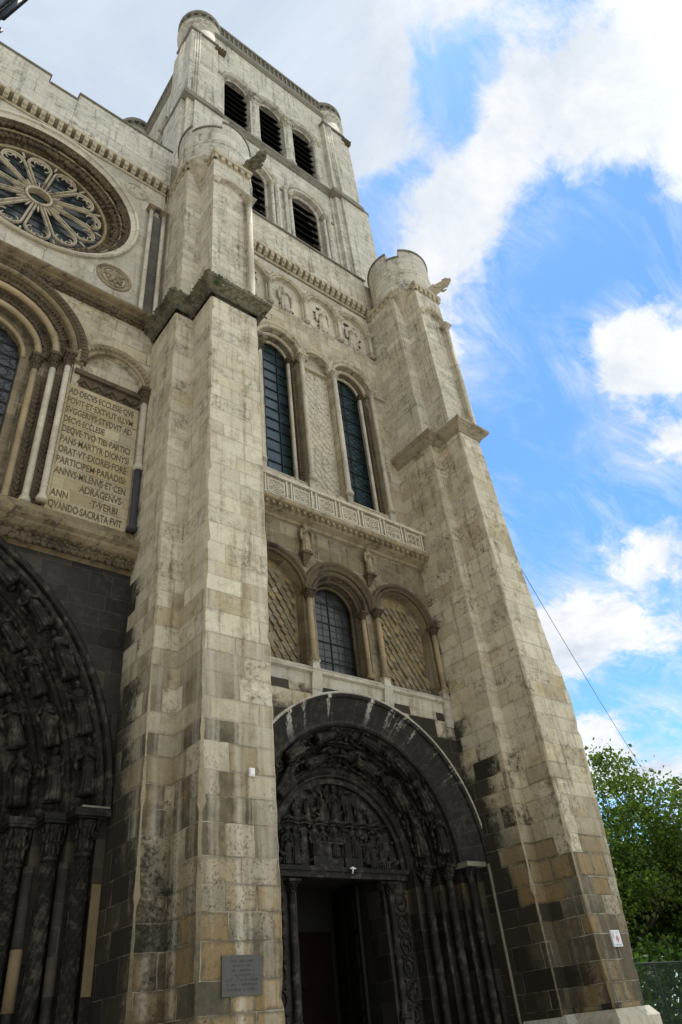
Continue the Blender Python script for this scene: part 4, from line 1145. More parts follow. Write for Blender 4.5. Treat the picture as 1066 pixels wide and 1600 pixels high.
    b.tube([hd + Vector((0, -.05, .02)), hd + dirv * .24 + Vector((0, 0, .03))], [.10, .06], 7); b.tube([hd + Vector((0, -.02, -.07)), hd + dirv * .2 + Vector((0, 0, -.1))], [.07, .04], 6)
    for sg in (-1, 1):
        b.ball(hd + Vector((sg * .10, .06, .15)), .04, .03, .08, 6, 4)
        b.tube([g0 + dirv * .3 + Vector((sg * .15, 0, .02)), g0 + dirv * .42 + Vector((sg * .19, 0, -.14)), g0 + dirv * .58 + Vector((sg * .15, 0, -.20))], [.07, .055, .035], 6)
        b.ball(g0 + dirv * .2 + Vector((sg * .17, 0, .08)), .05, .16, .10, 6, 4)
    part('gargoyle', b, 'moss' if i == 0 else 'trimpale', bt)

# ------------------------------------------------------------------ belfry
TBX = ((6.78, 14.27), (14.98, 14.12), (6.30, 21.35), (14.98, 21.9))
BY = 13.40
b = MB()
low = [(9.25, 29.5, 33.15, .90), (12.22, 29.5, 33.15, .90)]
top = [(8.52, 36.3, 40.72, .76), (10.58, 36.3, 40.72, .76), (12.64, 36.3, 40.72, .76)]
b.wall(7.0, 14.8, 26.0, 35.9, BY, low, 22); b.wall(7.0, 14.8, 35.9, 44.95, BY, top, 20)
for o_ in low: b.reveal(*o_, BY, BY + .8)
for o_ in top: b.reveal(*o_, BY, BY + .7)
# north flank seen from the nave side: same bays, turned
def turn(mb, x):
    """turn a skin built on y = BY to the plane x, spanning y from 13.9 to 21.9"""
    mb.v = [(x + (p[1] - BY), 13.95 + (14.98 - p[0]) * (7.95 / 8.2), p[2]) for p in mb.v]
nb = MB(); nb.wall(7.0, 14.8, 35.9, 44.95, BY, top, 20); nb.wall(7.0, 14.8, 26, 35.9, BY, low, 20)
for o_ in top: nb.reveal(*o_, BY, BY + .7)
for o_ in low: nb.reveal(*o_, BY, BY + .7)
turn(nb, 6.62); b.add(nb.v, nb.f)
b.box(15.45, 15.5, 13.9, 21.9, 26, 44.95); b.box(6.8, 15.0, 22.3, 22.4, 26, 44.95)
b.box(7.0, 14.9, 14.6, 22.2, 44.3, 44.5)
BF = part('belfry', b, 'belfry', CH, 'square upper belfry with dark louvred openings and round corner turrets')
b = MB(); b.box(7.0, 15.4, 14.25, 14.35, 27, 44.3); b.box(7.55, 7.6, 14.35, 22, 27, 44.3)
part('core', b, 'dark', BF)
for o_ in top + low:
    b = MB(); cx, zb, zs, r = o_
    n = 9 if r < .8 else 8
    for k in range(n):
        z = zb + .1 + k * (zs + r - zb - .1) / n
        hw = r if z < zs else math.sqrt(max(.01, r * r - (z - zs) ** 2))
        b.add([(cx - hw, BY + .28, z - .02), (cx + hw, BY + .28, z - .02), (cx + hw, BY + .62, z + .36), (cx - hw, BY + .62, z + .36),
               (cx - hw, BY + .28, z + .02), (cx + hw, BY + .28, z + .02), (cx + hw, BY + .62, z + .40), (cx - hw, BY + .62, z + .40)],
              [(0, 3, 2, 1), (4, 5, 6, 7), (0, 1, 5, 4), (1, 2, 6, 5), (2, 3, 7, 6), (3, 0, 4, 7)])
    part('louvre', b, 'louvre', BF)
for o_ in top + low:
    b = MB(); cx, zb, zs, r = o_
    n = 8
    for k in range(n):
        z = zb + .1 + k * (zs + r - zb - .1) / n
        hw = r if z < zs else math.sqrt(max(.01, r * r - (z - zs) ** 2))
        b.add([(cx - hw, BY + .28, z), (cx + hw, BY + .28, z), (cx + hw, BY + .62, z + .38), (cx - hw, BY + .62, z + .38)], [(0, 1, 2, 3)])
    turn(b, 6.62); part('louvre', b, 'louvre', BF)
for flank in (0, 1):
    for (cx, zb, zs, r) in top:
        b = MB(); b.arch(cx, zs, r, torus_prof(.08, BY - .02, .07), n=22)
        b.arch(cx, zs, r, [(.17, BY + .02), (.17, BY - .09), (.25, BY - .13), (.33, BY - .10), (.35, BY + .02)], n=22, smooth=False)
        b.arch(cx, zs, r, torus_prof(-.08, BY + .18, .06), n=22)
        if flank: turn(b, 6.62)
        part('arch_moulding', b, 'belfry', BF)
    for (cx, zb, zs, r) in low:
        b = MB(); b.arch(cx, zs, r, torus_prof(.10, BY - .02, .09), n=24, legs=29.6)
        b.arch(cx, zs, r, torus_prof(-.06, BY + .22, .08), n=24, legs=29.6)
        b.arch(cx, zs, r, [(.24, BY + .02), (.24, BY - .10), (.34, BY - .18), (.44, BY - .14), (.46, BY + .02)], n=26, smooth=False, legs=29.3)
        if flank: turn(b, 6.62)
        part('arch_moulding', b, 'belfry', BF)
        for sg in (-1, 1):
            b = MB(); b.box(cx + sg * (r + .24) - .26, cx + sg * (r + .24) + .26, BY - .22, BY + .3, 29.05, 29.3)
            if flank: turn(b, 6.62)
            part('sill', b, 'ledge', BF)
    # string courses
    b = MB()
    b.xprism([(BY + .05, 35.72), (BY - .06, 35.78), (BY - .16, 35.92), (BY - .24, 35.98), (BY - .24, 36.08), (BY + .05, 36.28)], 7.0, 14.8)
    if flank: turn(b, 6.62)
    part('string_course', b, 'ledge', BF)
    b = MB()
    b.xprism([(BY + .05, 44.85), (BY - .06, 44.92), (BY - .16, 45.02), (BY - .16, 45.12), (BY + .05, 45.2)], 7.0, 14.8)
    for xa, xb in ((13.55, 14.8), (10.60, 10.88)):
        b2 = MB(); b2.xprism([(BY + .05, 33.08), (BY - .07, 33.12), (BY - .07, 33.22), (BY + .05, 33.3)], xa, xb)
        if flank: turn(b2, 6.62)
        part('string_course', b2, 'ledge', BF)
    if flank: turn(b, 6.62)
    part('string_course', b, 'ledge', BF)
    # pierced parapet
    b = MB()
    b.box(7.0, 14.8, BY - .12, BY + .12, 45.2, 45.5); b.box(7.0, 14.8, BY - .14, BY + .14, 46.35, 46.55)
    n = 26
    for k in range(n):
        x0 = 7.1 + k * 7.6 / n
        b.box(x0, x0 + .09, BY - .1, BY + .1, 45.5, 46.35)
        cx, rr = x0 + .19, .10
        for zc in (45.68, 45.94, 46.2):
            b.tube([(cx + rr * math.cos(2 * math.pi * t / 8), BY, zc + .13 * math.sin(2 * math.pi * t / 8)) for t in range(9)], .045, 5)
    if flank: turn(b, 6.62)
    part('parapet', b, 'ledge', BF)
for x in (9.54, 11.62, 7.72, 13.46):
    colonnette(x, BY + .12, 36.3, 40.85, .20 if 8 < x < 13 else .12, 'belfry', BF, 'belfry')
for k, x in enumerate((9.54, 11.62)):
    yy = 13.95 + (14.98 - x) * (7.95 / 8.2)
    colonnette(6.74, yy, 36.3, 40.85, .22, 'belfry', BF, 'belfry')
for x in (9.25 + .98, 12.22 + .98, 9.25 - .98, 12.22 - .98):
    colonnette(x, BY - .05, 29.5, 33.1, .085, 'belfry', BF, 'shaft')
for i, (tx, ty) in enumerate(TBX):
    b = MB()
    # clasping pilasters of the corner, then round top
    for (dx0, dx1, dy0, dy1) in ((-.95, .55, -1.0, .9), (-.55, .95, -.90, 1.0)):
        if ty > 20: dy0, dy1 = -dy1, -dy0
        b.vprism([(tx + dx0, ty + dy0), (tx + dx1, ty + dy0), (tx + dx1, ty + dy1), (tx + dx0, ty + dy1)], 26.0, 43.4 + .01 * (dx0 > -.9))
    b.vprism([(tx - 1.12, ty - .8), (tx + .35, ty - .8), (tx + .35, ty + .9), (tx - 1.12, ty + .9)], 26.0, 35.6)
    b.vprism([(tx - .62, ty - 1.12), (tx + 1.10, ty - 1.12), (tx + 1.10, ty + .4), (tx - .62, ty + .4)], 26.0, 35.62)
    b.lathe(tx, ty, [(1.0, 26), (1.0, 45.2)], 28)
    b.lathe(tx, ty, [(1.0, 44.9), (1.12, 45.1), (1.20, 45.2), (1.20, 45.38), (1.05, 45.42)], 28, smooth=False)
    tt = part('turret', b, 'belfry', BF)
    b = MB()
    for k in range(3): b.lathe(tx - .72 + k * .12, ty - .98 + k * .0 - .02 * k, [(.06, 36.2), (.06, 43.5)], 8)
    for k in range(3): b.lathe(tx - .60, ty - 1.0 + k * .1, [(.05, 36.2), (.05, 43.5)], 8)
    part('shaft', b, 'belfry', tt)
    for (x0, x1, y0, y1) in ((tx - .95, tx + .55, ty - 1.0, ty + .9), (tx - .55, tx + .95, ty - .9, ty + 1.0)):
        b = MB()
        for off, z0, z1 in ((.22, 35.62, 35.9), (.14, 35.9, 36.15), (.06, 36.15, 36.4)):
            b.vprism([(x0 - off, y0 - off), (x1 + off, y0 - off), (x1 + off, y1 + off), (x0 - off, y1 + off)], z0 + .001 * (x0 > tx - .9), z1 + .001 * (x0 > tx - .9))
        part('string_course', b, 'ledge', tt)
    b = MB()
    for off, z0 in ((.1, 43.4), (.05, 43.55)):
        b.vprism([(tx - .95 - off, ty - 1.0 - off), (tx + .55, ty - 1.0 - off), (tx + .55, ty + .5), (tx - .95 - off, ty + .5)], z0, z0 + .15)
    part('string_course', b, 'ledge', tt)
    b = MB()           # crown: pierced ring
    NR = 28
    b.lathe(tx, ty, [(1.16, 45.38), (1.16, 45.78), (1.06, 45.78), (1.06, 45.38)], NR, smooth=False)
    b.lathe(tx, ty, [(1.05, 46.15), (1.18, 46.15), (1.20, 46.25), (1.20, 46.45), (1.02, 46.5), (1.02, 46.15)], NR, smooth=False)
    for k in range(18):
        a = 2 * math.pi * k / 18
        for da in (-.12, .12):
            b.tube([(tx + 1.11 * math.cos(a + da), ty + 1.11 * math.sin(a + da), 45.78), (tx + 1.11 * math.cos(a), ty + 1.11 * math.sin(a), 46.02), (tx + 1.11 * math.cos(a), ty + 1.11 * math.sin(a), 46.18)], .055, 5)
        b.ball((tx + 1.11 * math.cos(a), ty + 1.11 * math.sin(a), 46.06), .10, .10, .09, 6, 4)
    part('parapet', b, 'ledge', tt)
    for k in range(2):    # little grotesque under the crown
        b = MB(); px = tx + .68; py = ty - 1.08
        if k == 0:
            b.box(px - .3, px + .3, py - .02, py + .2, 43.0, 43.12)
            for j in range(4): b.ball((px - .22 + j * .15, py - .03, 43.2), .08, .08, .1, 6, 4)
            part('grotesque', b, 'trimdark', tt)

# ------------------------------------------------------------------ central bay
CX = 1.0
XR = 4.97
# rose wall
b = MB()
RX, RZ, RR = 1.36, 22.2, 2.72
NA = 72
for k in range(NA):    # wall around the round opening
    a0, a1 = 2 * math.pi * k / NA, 2 * math.pi * (k + 1) / NA
    def out(a):
        c, s = math.cos(a), math.sin(a)
        tx = (XR - RX) / c if c > 1e-9 else ((-4.0 - RX) / c if c < -1e-9 else 1e9)
        tz = (25.3 - RZ) / s if s > 1e-9 else ((18.1 - RZ) / s if s < -1e-9 else 1e9)
        t = min(tx, tz); return (RX + t * c, RZ + t * s)
    p0, p1 = out(a0), out(a1)
    i0 = (RX + RR * math.cos(a0), RZ + RR * math.sin(a0)); i1 = (RX + RR * math.cos(a1), RZ + RR * math.sin(a1))
    b.add([(i0[0], 12.45, i0[1]), (p0[0], 12.45, p0[1]), (p1[0], 12.45, p1[1]), (i1[0], 12.45, i1[1])], [(0, 1, 2, 3)])
b.quad(3.9, XR, 24.9, 25.3, 12.449); b.quad(3.9, XR, 18.1, 19.0, 12.449)
part('wall', b, 'white', CH)
def ring(b, prof, n=72, cx=RX, cz=RZ, closed=False, smooth=False):
    rows = []
    for i in range(n):
        a = 2 * math.pi * i / n
        rows.append([(cx + r * math.cos(a), y, cz + r * math.sin(a)) for r, y in prof])
    rows.append(rows[0])
    b.grid(rows, closed=closed, smooth=smooth)
b = MB()
ring(b, [(2.86, 12.46), (2.86, 12.36), (2.82, 12.32), (2.76, 12.34), (2.74, 12.40), (2.70, 12.42), (2.62, 12.46)])
RO = part('rose_window', b, 'shaft', CH, 'large round rose window with twelve petals')
b = MB(); ring(b, [(2.62, 12.46), (2.60, 12.74), (2.46, 12.80), (2.42, 12.76), (2.38, 12.80), (2.30, 12.94), (2.14, 13.02), (2.08, 12.99), (2.02, 12.98), (1.98, 13.0), (1.96, 13.12)]); part('cove', b, 'trimbrown', RO)
b = MB(); q = random.Random(31)
for R, y, n, s in ((2.56, 12.60, 88, .20), (2.30, 12.80, 76, .19), (2.44, 12.72, 90, .10), (2.16, 12.92, 70, .10)):
    leafrow(b, lambda t: ((RX + R * math.cos(2 * math.pi * t), y, RZ + R * math.sin(2 * math.pi * t)), (math.cos(2 * math.pi * t), 0, math.sin(2 * math.pi * t))), n, s, q, .7)
part('foliage', b, 'trimdark', RO)
b = MB(); ring(b, torus_prof(2.42, 12.70, .035), closed=True, smooth=True); ring(b, torus_prof(2.02, 12.97, .05), closed=True, smooth=True)
part('ring', b, 'trim', RO)
b = MB(); b.add([(RX + 1.99 * math.cos(2 * math.pi * i / 64), 13.14, RZ + 1.99 * math.sin(2 * math.pi * i / 64)) for i in range(64)], [tuple(range(64))])
part('glass', b, 'glassrose', RO)
b = MB()
for k in range(-6, 7): b.box(RX - 1.9, RX + 1.9, 13.12, 13.135, RZ + k * .3 - .008, RZ + k * .3 + .008)
part('glazing_bar', b, 'lead', RO)
b = MB()
ring(b, [(.40, 13.12), (.40, 12.96), (.36, 12.93), (.32, 12.96), (.32, 13.12)], 32); ring(b, torus_prof(.36, 12.93, .045), 32, closed=True, smooth=True)
for k in range(12):
    a = 2 * math.pi * k / 12 + .13
    ca, sa = math.cos(a), math.sin(a)
    def P_(rad, off, y): return (RX + rad * ca - off * sa, y, RZ + rad * sa + off * ca)
    hw = .345; hc = 1.50
    # outline of one petal: two straight bars and a round head
    L1 = [(.42, -.065)] + [(hc, -hw)] + [(hc + hw * math.sin(t), -hw * math.cos(t)) for t in [math.pi * j / 12 for j in range(1, 12)]] + [(hc, hw), (.42, .065)]
    for rad, y in ((.040, 12.98), (.026, 12.945)):
        b.tube([P_(p, o_, y) for p, o_ in L1], rad, 6)
    for c in range(3):   # trefoil cusps in the head
        t = math.pi * (c + .5) / 3
        cx_, co_ = hc + .16 * math.sin(t), -.16 * math.cos(t)
        arc = []
        for j in range(9):
            u_ = t - 2.0 + 4.0 * j / 8
            arc.append(P_(cx_ + .155 * math.sin(u_), co_ - .155 * math.cos(u_), 12.99))
        b.tube(arc, .022, 5)
    b.tube([P_(.40, 0, 12.97), P_(.40 + .30, 0, 12.97)], .03, 5)
    t = math.pi / 12
    b.tube([(RX + 1.72 * math.cos(a + 2 * t * .5), 12.99, RZ + 1.72 * math.sin(a + t)), (RX + 1.95 * math.cos(a + t), 12.99, RZ + 1.95 * math.sin(a + t))], .035, 5)
part('tracery', b, 'trimpale', RO)
# roundels in the spandrels
b = MB(); ring(b, torus_prof(.47, 12.44, .05, b=.04), 36, 3.70, 19.55, closed=True, smooth=True); ring(b, torus_prof(.36, 12.44, .035), 36, 3.70, 19.55, closed=True, smooth=True)
for k in range(5):
    a = k * 1.2566 + .5
    b.tube([(3.70, 12.42, 19.55), (3.70 + .3 * math.cos(a), 12.43, 19.55 + .3 * math.sin(a))], [.09, .05], 6)
    b.ball((3.7 + .2 * math.cos(a + .6), 12.43, 19.55 + .2 * math.sin(a + .6)), .07, .05, .07, 6, 4)
part('roundel', b, 'trim', CH, 'carved wheel roundel below the rose')
b = MB(); ring(b, torus_prof(.36, 12.445, .03), 36, 3.98, 24.5, closed=True, smooth=True)
for k in range(9): b.ball((3.98 + (q.random() - .5) * .4, 12.445, 24.5 + (q.random() - .5) * .4), .07, .03, .07, 6, 4)
part('roundel', b, 'white', CH, 'faint worn roundel above the rose')
# paired shafts in the corner
b = MB(); b.box(4.56, 4.88, 12.40, 12.47, 18.3, 23.6); b.arch(4.72, 23.75, .16, [(.02, 12.46), (.02, 12.30), (.12, 12.28), (.14, 12.46)], n=12, smooth=False)
part('niche', b, 'niche', CH)
for x in (4.50, 4.93): colonnette(x, 12.30, 18.35, 23.8, .065, 'shaft', CH, 'trim')
corbel_table(-4.0, XR, 12.42, 25.22, 25.62, 'trimpale', None, .2, .27)
b = MB()
b.box(-4.0, .62, 12.36, 12.8, 25.62, 28.1); b.box(.62, 1.62, 12.36, 12.8, 25.62, 27.62); b.box(1.62, 5.05, 12.36, 12.8, 25.62, 28.1)
pp = part('parapet', b, 'belfry', CH)
b = MB()
for x0, x1, z in ((-4.0, .66, 28.1), (.66, 1.58, 27.62), (1.58, 5.05, 28.1)):
    b.xprism([(12.30, z + .002), (12.30, z + .06), (12.58, z + .12), (12.86, z + .06), (12.86, z + .002)], x0, x1)
part('coping', b, 'ledge', pp)
# cornice under the rose
b = MB()
b.xprism([(12.6, 17.72), (12.36, 17.74), (12.34, 17.80), (12.27, 17.84), (12.24, 17.96), (12.16, 18.0), (12.16, 18.04), (12.06, 18.09), (12.02, 18.13), (12.02, 18.20), (12.08, 18.24), (12.6, 18.42)], -4.0, XR)
cn = part('cornice', b, 'trimbrown', CH)
b = MB()
leafrow(b, lambda t: ((-3.9 + 8.8 * t, 12.25, 17.89), (0, 0, 1)), 72, .12, q, .7)
leafrow(b, lambda t: ((-3.9 + 8.8 * t, 12.30, 17.80), (0, 0, 1)), 80, .07, q, .7)
part('foliage', b, 'trimdark', cn)
# middle storey: great window, inscription under a blind arch
b = MB()
GX, GZ = 1.0, 15.62
b.wall(-4.0, XR, 11.0, 17.85, 12.35, [(GX, 11.0, GZ, 2.0), (4.02, 11.0, 15.45, .78), (-2.02, 11.0, 15.45, .78)], 30)
b.reveal(4.02, 11.0, 15.45, .78, 12.35, 12.48)
part('wall', b, 'bay', CH)
b = MB()   # stepped orders of the great window
prof = [(0, 12.33), (-.10, 12.40), (-.10, 12.52), (-.42, 12.54), (-.42, 12.76), (-.76, 12.78), (-.76, 13.0), (-1.08, 13.0), (-1.08, 13.2)]
b.arch(GX, GZ, 2.06, prof, n=48, closed=False, legs=11.0, smooth=False)
GW = part('window', b, 'ochre', CH, 'great round arched window framed by dark foliage bands')
for R, y, a, mat in ((2.02, 12.33, .08, 'trimbrown'), (1.64, 12.54, .085, 'shaftochre'), (1.30, 12.78, .085, 'shaftochre'), (1.02, 13.0, .06, 'shaftochre')):
    b = MB(); b.arch(GX, GZ, R, torus_prof(0, y, a), n=44); part('arch_moulding', b, mat, GW)
b = MB()
b.arch(GX, GZ, 2.06, [(.04, 12.37), (.04, 12.28), (.10, 12.22), (.22, 12.20), (.27, 12.24), (.27, 12.37)], n=48, smooth=False, legs=15.5)
for i in range(60):
    a = math.pi * (i + .5) / 60
    b.xprism([(12.21, -.02), (12.19, 0), (12.21, .02)], -.02, .02) if False else None
    b.ball((GX + 2.20 * math.cos(a), 12.205, GZ + 2.20 * math.sin(a)), .07, .02, .035, 6, 4, rot=Matrix.Rotation(-a, 3, 'Y'))
part('hood_mould', b, 'trimdark', GW)
b = MB()
for R, y, n in ((1.84, 12.50, 60), (1.47, 12.74, 48)):
    leafrow(b, lambda t: ((GX + R * math.cos(math.pi * t), y, GZ + R * math.sin(math.pi * t)), (math.cos(math.pi * t), 0, math.sin(math.pi * t))), n, .12, q, .6)
    for sgn in (1, -1):
        leafrow(b, lambda t: ((GX + sgn * R, y, 11.2 + 3.6 * t), (0, 0, 1)), 24, .12, q, .5)
        b.box(GX + sgn * R - .13, GX + sgn * R + .13, y + .0, y + .03, 11.1, 15.0)
part('foliage', b, 'trimdark', GW)
for sgn in (1, -1):
    for R, y, r, m_ in ((1.91, 12.29, .07, 'shaft'), (1.64, 12.52, .075, 'shaft'), (1.30, 12.78, .075, 'shaftochre')):
        colonnette(GX + sgn * R, y, 11.08, GZ, r, m_, GW, 'trimdark', hc=6.5)
b = MB(); b.archpanel(GX, 11.05, GZ, .98, 13.18); part('glass', b, 'glassgrey', GW)
b = MB()
for k in range(1, 15): b.box(GX - .96, GX + .96, 13.14, 13.165, 11.1 + k * .38, 11.12 + k * .38)
for k in range(-3, 4): b.box(GX + k * .27 - .008, GX + k * .27 + .008, 13.15, 13.17, 11.1, 16.4)
for k in range(-6, 20):
    for sg in (1, -1): b.tube([(GX - .9 * sg, 13.168, 11.2 + k * .28), (GX + .9 * sg, 13.168, 12.3 + k * .28)], .006, 4)
part('glazing_bar', b, 'lead', GW)
# blind arch with the inscription
b = MB(); b.quad(3.05, 5.0, 15.0, 16.4, 12.49)
part('wall', b, 'bay', CH)
b = MB()
b.arch(4.05, 15.45, .78, [(0, 12.40), (0, 12.30), (.05, 12.27), (.10, 12.30), (.16, 12.24), (.24, 12.22), (.28, 12.27), (.28, 12.40)], n=28, smooth=False)
for i in range(22):
    a = math.pi * (i + .5) / 22
    b.ball((4.05 + .91 * math.cos(a), 12.24, 15.45 + .91 * math.sin(a)), .05, .02, .03, 6, 4, rot=Matrix.Rotation(-a, 3, 'Y'))
BA = part('blind_arch', b, 'trim', CH, 'blind arch over the carved inscription')
b = MB(); b.box(3.1, 4.80, 12.28, 12.5, 15.12, 15.26); b.box(3.12, 4.78, 12.36, 12.5, 14.72, 15.12)
for k in range(9):
    xc = 3.28 + k * .175
    b.ball((xc, 12.34, 14.93), .06, .04, .12, 6, 4, rot=Matrix.Rotation(.7 * (-1) ** k, 3, 'Y')); b.ball((xc + .08, 12.34, 14.84), .04, .03, .05, 6, 4)
part('frieze', b, 'trimdark', BA)
b = MB(); b.box(3.00, 4.78, 12.335, 12.5, 10.98, 14.72)
M['tablet'] = stone('pale inscribed tablet stone', [(0.2, (0.30, 0.235, 0.125)), (0.5, (0.43, 0.355, 0.215)), (1.0, (0.52, 0.46, 0.33))], bh=.305, bw=.62, grime=(.27, .20, .10), grime_amt=.45, streak=.25,
                    mortar=(.30, .25, .16), mort_w=.012, pits=.2, bump=.3)
INS = part('inscription', b, 'tablet', CH, 'pale stone tablet with lines of carved black capitals')
lines = ['AD\u00b7DECVS\u00b7ECCLESIE\u00b7QVE', 'FOVIT\u00b7ET\u00b7EXTVLIT\u00b7ILLVM', 'SVGGERIVS\u00b7STVDVIT\u00b7AD', 'DECVS\u00b7ECCLESIE', 'DEQVE\u00b7TVO\u00b7TIBI\u00b7PARTICI', 'PANS\u00b7MARTYR\u00b7DIONYSI',
         'ORAT\u00b7VT\u00b7EXORES\u00b7FORE\u00b7', 'PARTICIPEM\u00b7PARADISI\u00b7', 'ANNVS\u00b7MILENVS\u00b7ET\u00b7CEN', '\u00b7ADRAGENVS\u00b7', 'ANN', 'QVANDO\u00b7SACRATA\u00b7FVIT']
LW = [1.0, 1.0, 1.0, .60, 1.0, 1.0, 1.0, 1.0, 1.0, .64, .24, 1.0]
LS = [0, 0, 0, 0, 0, 0, 0, 0, 0, .34, 0, 0]
items = list(zip(lines, LW, LS, range(12))) + [('\u00b7T\u00b7VERBI', .40, .52, 10)]


def text_mesh(txt, x0, width, z0, height, y, bold=0.012, slab=.004):
    c = bpy.data.curves.new('t', 'FONT'); c.body = txt; c.size = 1.0; c.offset = bold; c.extrude = 0.01; c.resolution_u = 3
    o = bpy.data.objects.new('t', c); COL.objects.link(o)
    dg = bpy.context.evaluated_depsgraph_get(); dg.update()
    me = bpy.data.meshes.new_from_object(o.evaluated_get(dg))
    bpy.data.objects.remove(o); bpy.data.curves.remove(c)
    vs = [v.co.copy() for v in me.vertices]; fs = [list(p.vertices) for p in me.polygons]
    bpy.data.meshes.remove(me)
    xa, xb = min(v.x for v in vs), max(v.x for v in vs)
    za, zb = 0.0, 0.72
    out = [(x0 + (v.x - xa) / (xb - xa) * width, y + (-.5 if v.z > 0 else .5) * slab, z0 + (v.y - za) / (zb - za) * height) for v in vs]
    return out, fs


b = MB()
PW = 1.62
for txt, wd, st, row in items:
    zt = 14.66 - row * .305
    vs, fs = text_mesh(txt, 3.06 + st * PW, wd * PW - .02, zt - .25, .195, 12.331, .018)
    b.add(vs, fs)
part('lettering', b, 'letter', INS)
b = MB(); x, y, r = 4.88, 12.27, .085
b.lathe(x, y, [(r * 1.6, 11.0), (r * 1.6, 11.08), (r * 1.2, 11.12), (r, 11.2), (r, 12.75)], 14)
part('colonnette', b, 'slate', CH, 'dark slate lower length of the colonnette')
colonnette(4.88, 12.27, 12.76, 15.42, .08, 'shaft', CH, 'trimdark', hc=6.0)
# cornice over the central portal
b = MB()
b.xprism([(12.6, 9.86), (12.28, 9.88), (12.20, 9.94), (12.22, 10.16), (12.10, 10.22), (12.02, 10.30), (12.02, 10.36), (11.94, 10.42), (11.92, 10.54), (12.0, 10.60), (12.2, 10.74), (12.34, 11.0), (12.6, 11.0)], -4.0, XR)
cn = part('cornice', b, 'trimbrown', CH)
b = MB(); leafrow(b, lambda t: ((-3.9 + 8.8 * t, 12.15, 10.05), (0, 0, 1)), 46, .19, q, .7); leafrow(b, lambda t: ((-3.9 + 8.8 * t, 12.12, 9.98), (0, 0, 1)), 60, .11, q, .7)
part('foliage', b, 'trimdark', cn)

# central portal: pointed, soot black, three orders of figures
e, R0, ZS = 1.55, 5.48, 5.15
b = MB()
n = 40
for i in range(n):      # wall above the arch
    for side in (0, 1):
        t0, t1 = i / n * .5, (i + 1) / n * .5
        x0, z0, _, _ = pointed(CX, e, R0 - .04, t0); x1, z1, _, _ = pointed(CX, e, R0 - .04, t1)
        if side: x0, x1 = 2 * CX - x0, 2 * CX - x1
        b.add([(x0, 12.28, ZS + z0), (x1, 12.28, ZS + z1), (x1, 12.28, 10.08), (x0, 12.28, 10.08)], [(0, 1, 2, 3)])
b.quad(CX + 3.85, XR, 0, 10.08, 12.285); b.quad(-4.0, CX - 3.85, 0, 10.08, 12.285)
part('wall', b, 'black', CH)
b = MB()
JAMBS = []
st = [(3.95, 12.30), (3.80, 12.30), (3.80, 12.55), (3.42, 12.58), (3.42, 12.95), (2.98, 12.98), (2.98, 13.35), (2.5, 13.38), (2.5, 13.75), (1.9, 13.8)]
for sgn in (1, -1):
    rows = [[(CX + sgn * r, y, z) for r, y in st] for z in (0, ZS)]
    jb = MB(); jb.grid(rows if sgn > 0 else rows[::-1], smooth=False); JAMBS.append(jb)
b = MB(); b.quad(CX - 1.95, CX + 1.95, 0, 9.0, 13.9)
P0 = part('portal', b, 'black', CH, 'great pointed central portal, soot black, with rows of figures')
for jb in JAMBS: part('jamb', jb, 'black', P0)
b = MB()
prof = [(.05, 12.34), (.05, 12.16), (0, 12.12), (-.07, 12.14), (-.09, 12.22)] + [(-.16 + .07 * math.cos(a), 12.24 - .07 * math.sin(a)) for a in (.2, 1.2, 2.2, 3.0)] + \
       [(-.26, 12.34), (-.32, 12.5), (-.5, 12.64), (-.56, 12.62), (-.60, 12.66), (-.64, 12.74), (-.72, 12.92), (-.92, 13.02), (-.98, 13.0), (-1.02, 13.06), (-1.08, 13.2), (-1.2, 13.36), (-1.4, 13.42), (-1.46, 13.4), (-1.5, 13.48), (-1.6, 13.75)]
b.arch(CX, ZS, R0, prof, e=e, n=60, closed=False, legs=ZS - .1, smooth=False)
part('archivolt', b, 'blackcarve', P0)
for R, y, nn, h, sd in ((R0 - .36, 12.34, 6, 1.0, 0), (R0 - .80, 12.76, 6, .94, 2), (R0 - 1.24, 13.16, 5, .98, 4)):
    arch_figures(P0, CX, e, R, ZS, y, nn, h, .01, .5, .55, sd)
b = MB()
for R, y, nn in ((R0 - .38, 12.5, 7), (R0 - .82, 12.92, 7), (R0 - 1.26, 13.3, 6)):    # canopies between the figures
    for k in range(nn * 5):
        for side in (0, 1):
            t = (k + .5) / (nn * 5) * .5
            px, pz, nx, nz = pointed(CX, e, R, t)
            if side: px = 2 * CX - px
            if k % 5 in (0, 4): b.ball((px + (q.random() - .5) * .2, y, ZS + pz), .12, .10, .10, 6, 4)
part('foliage', b, 'blackcarve', P0)
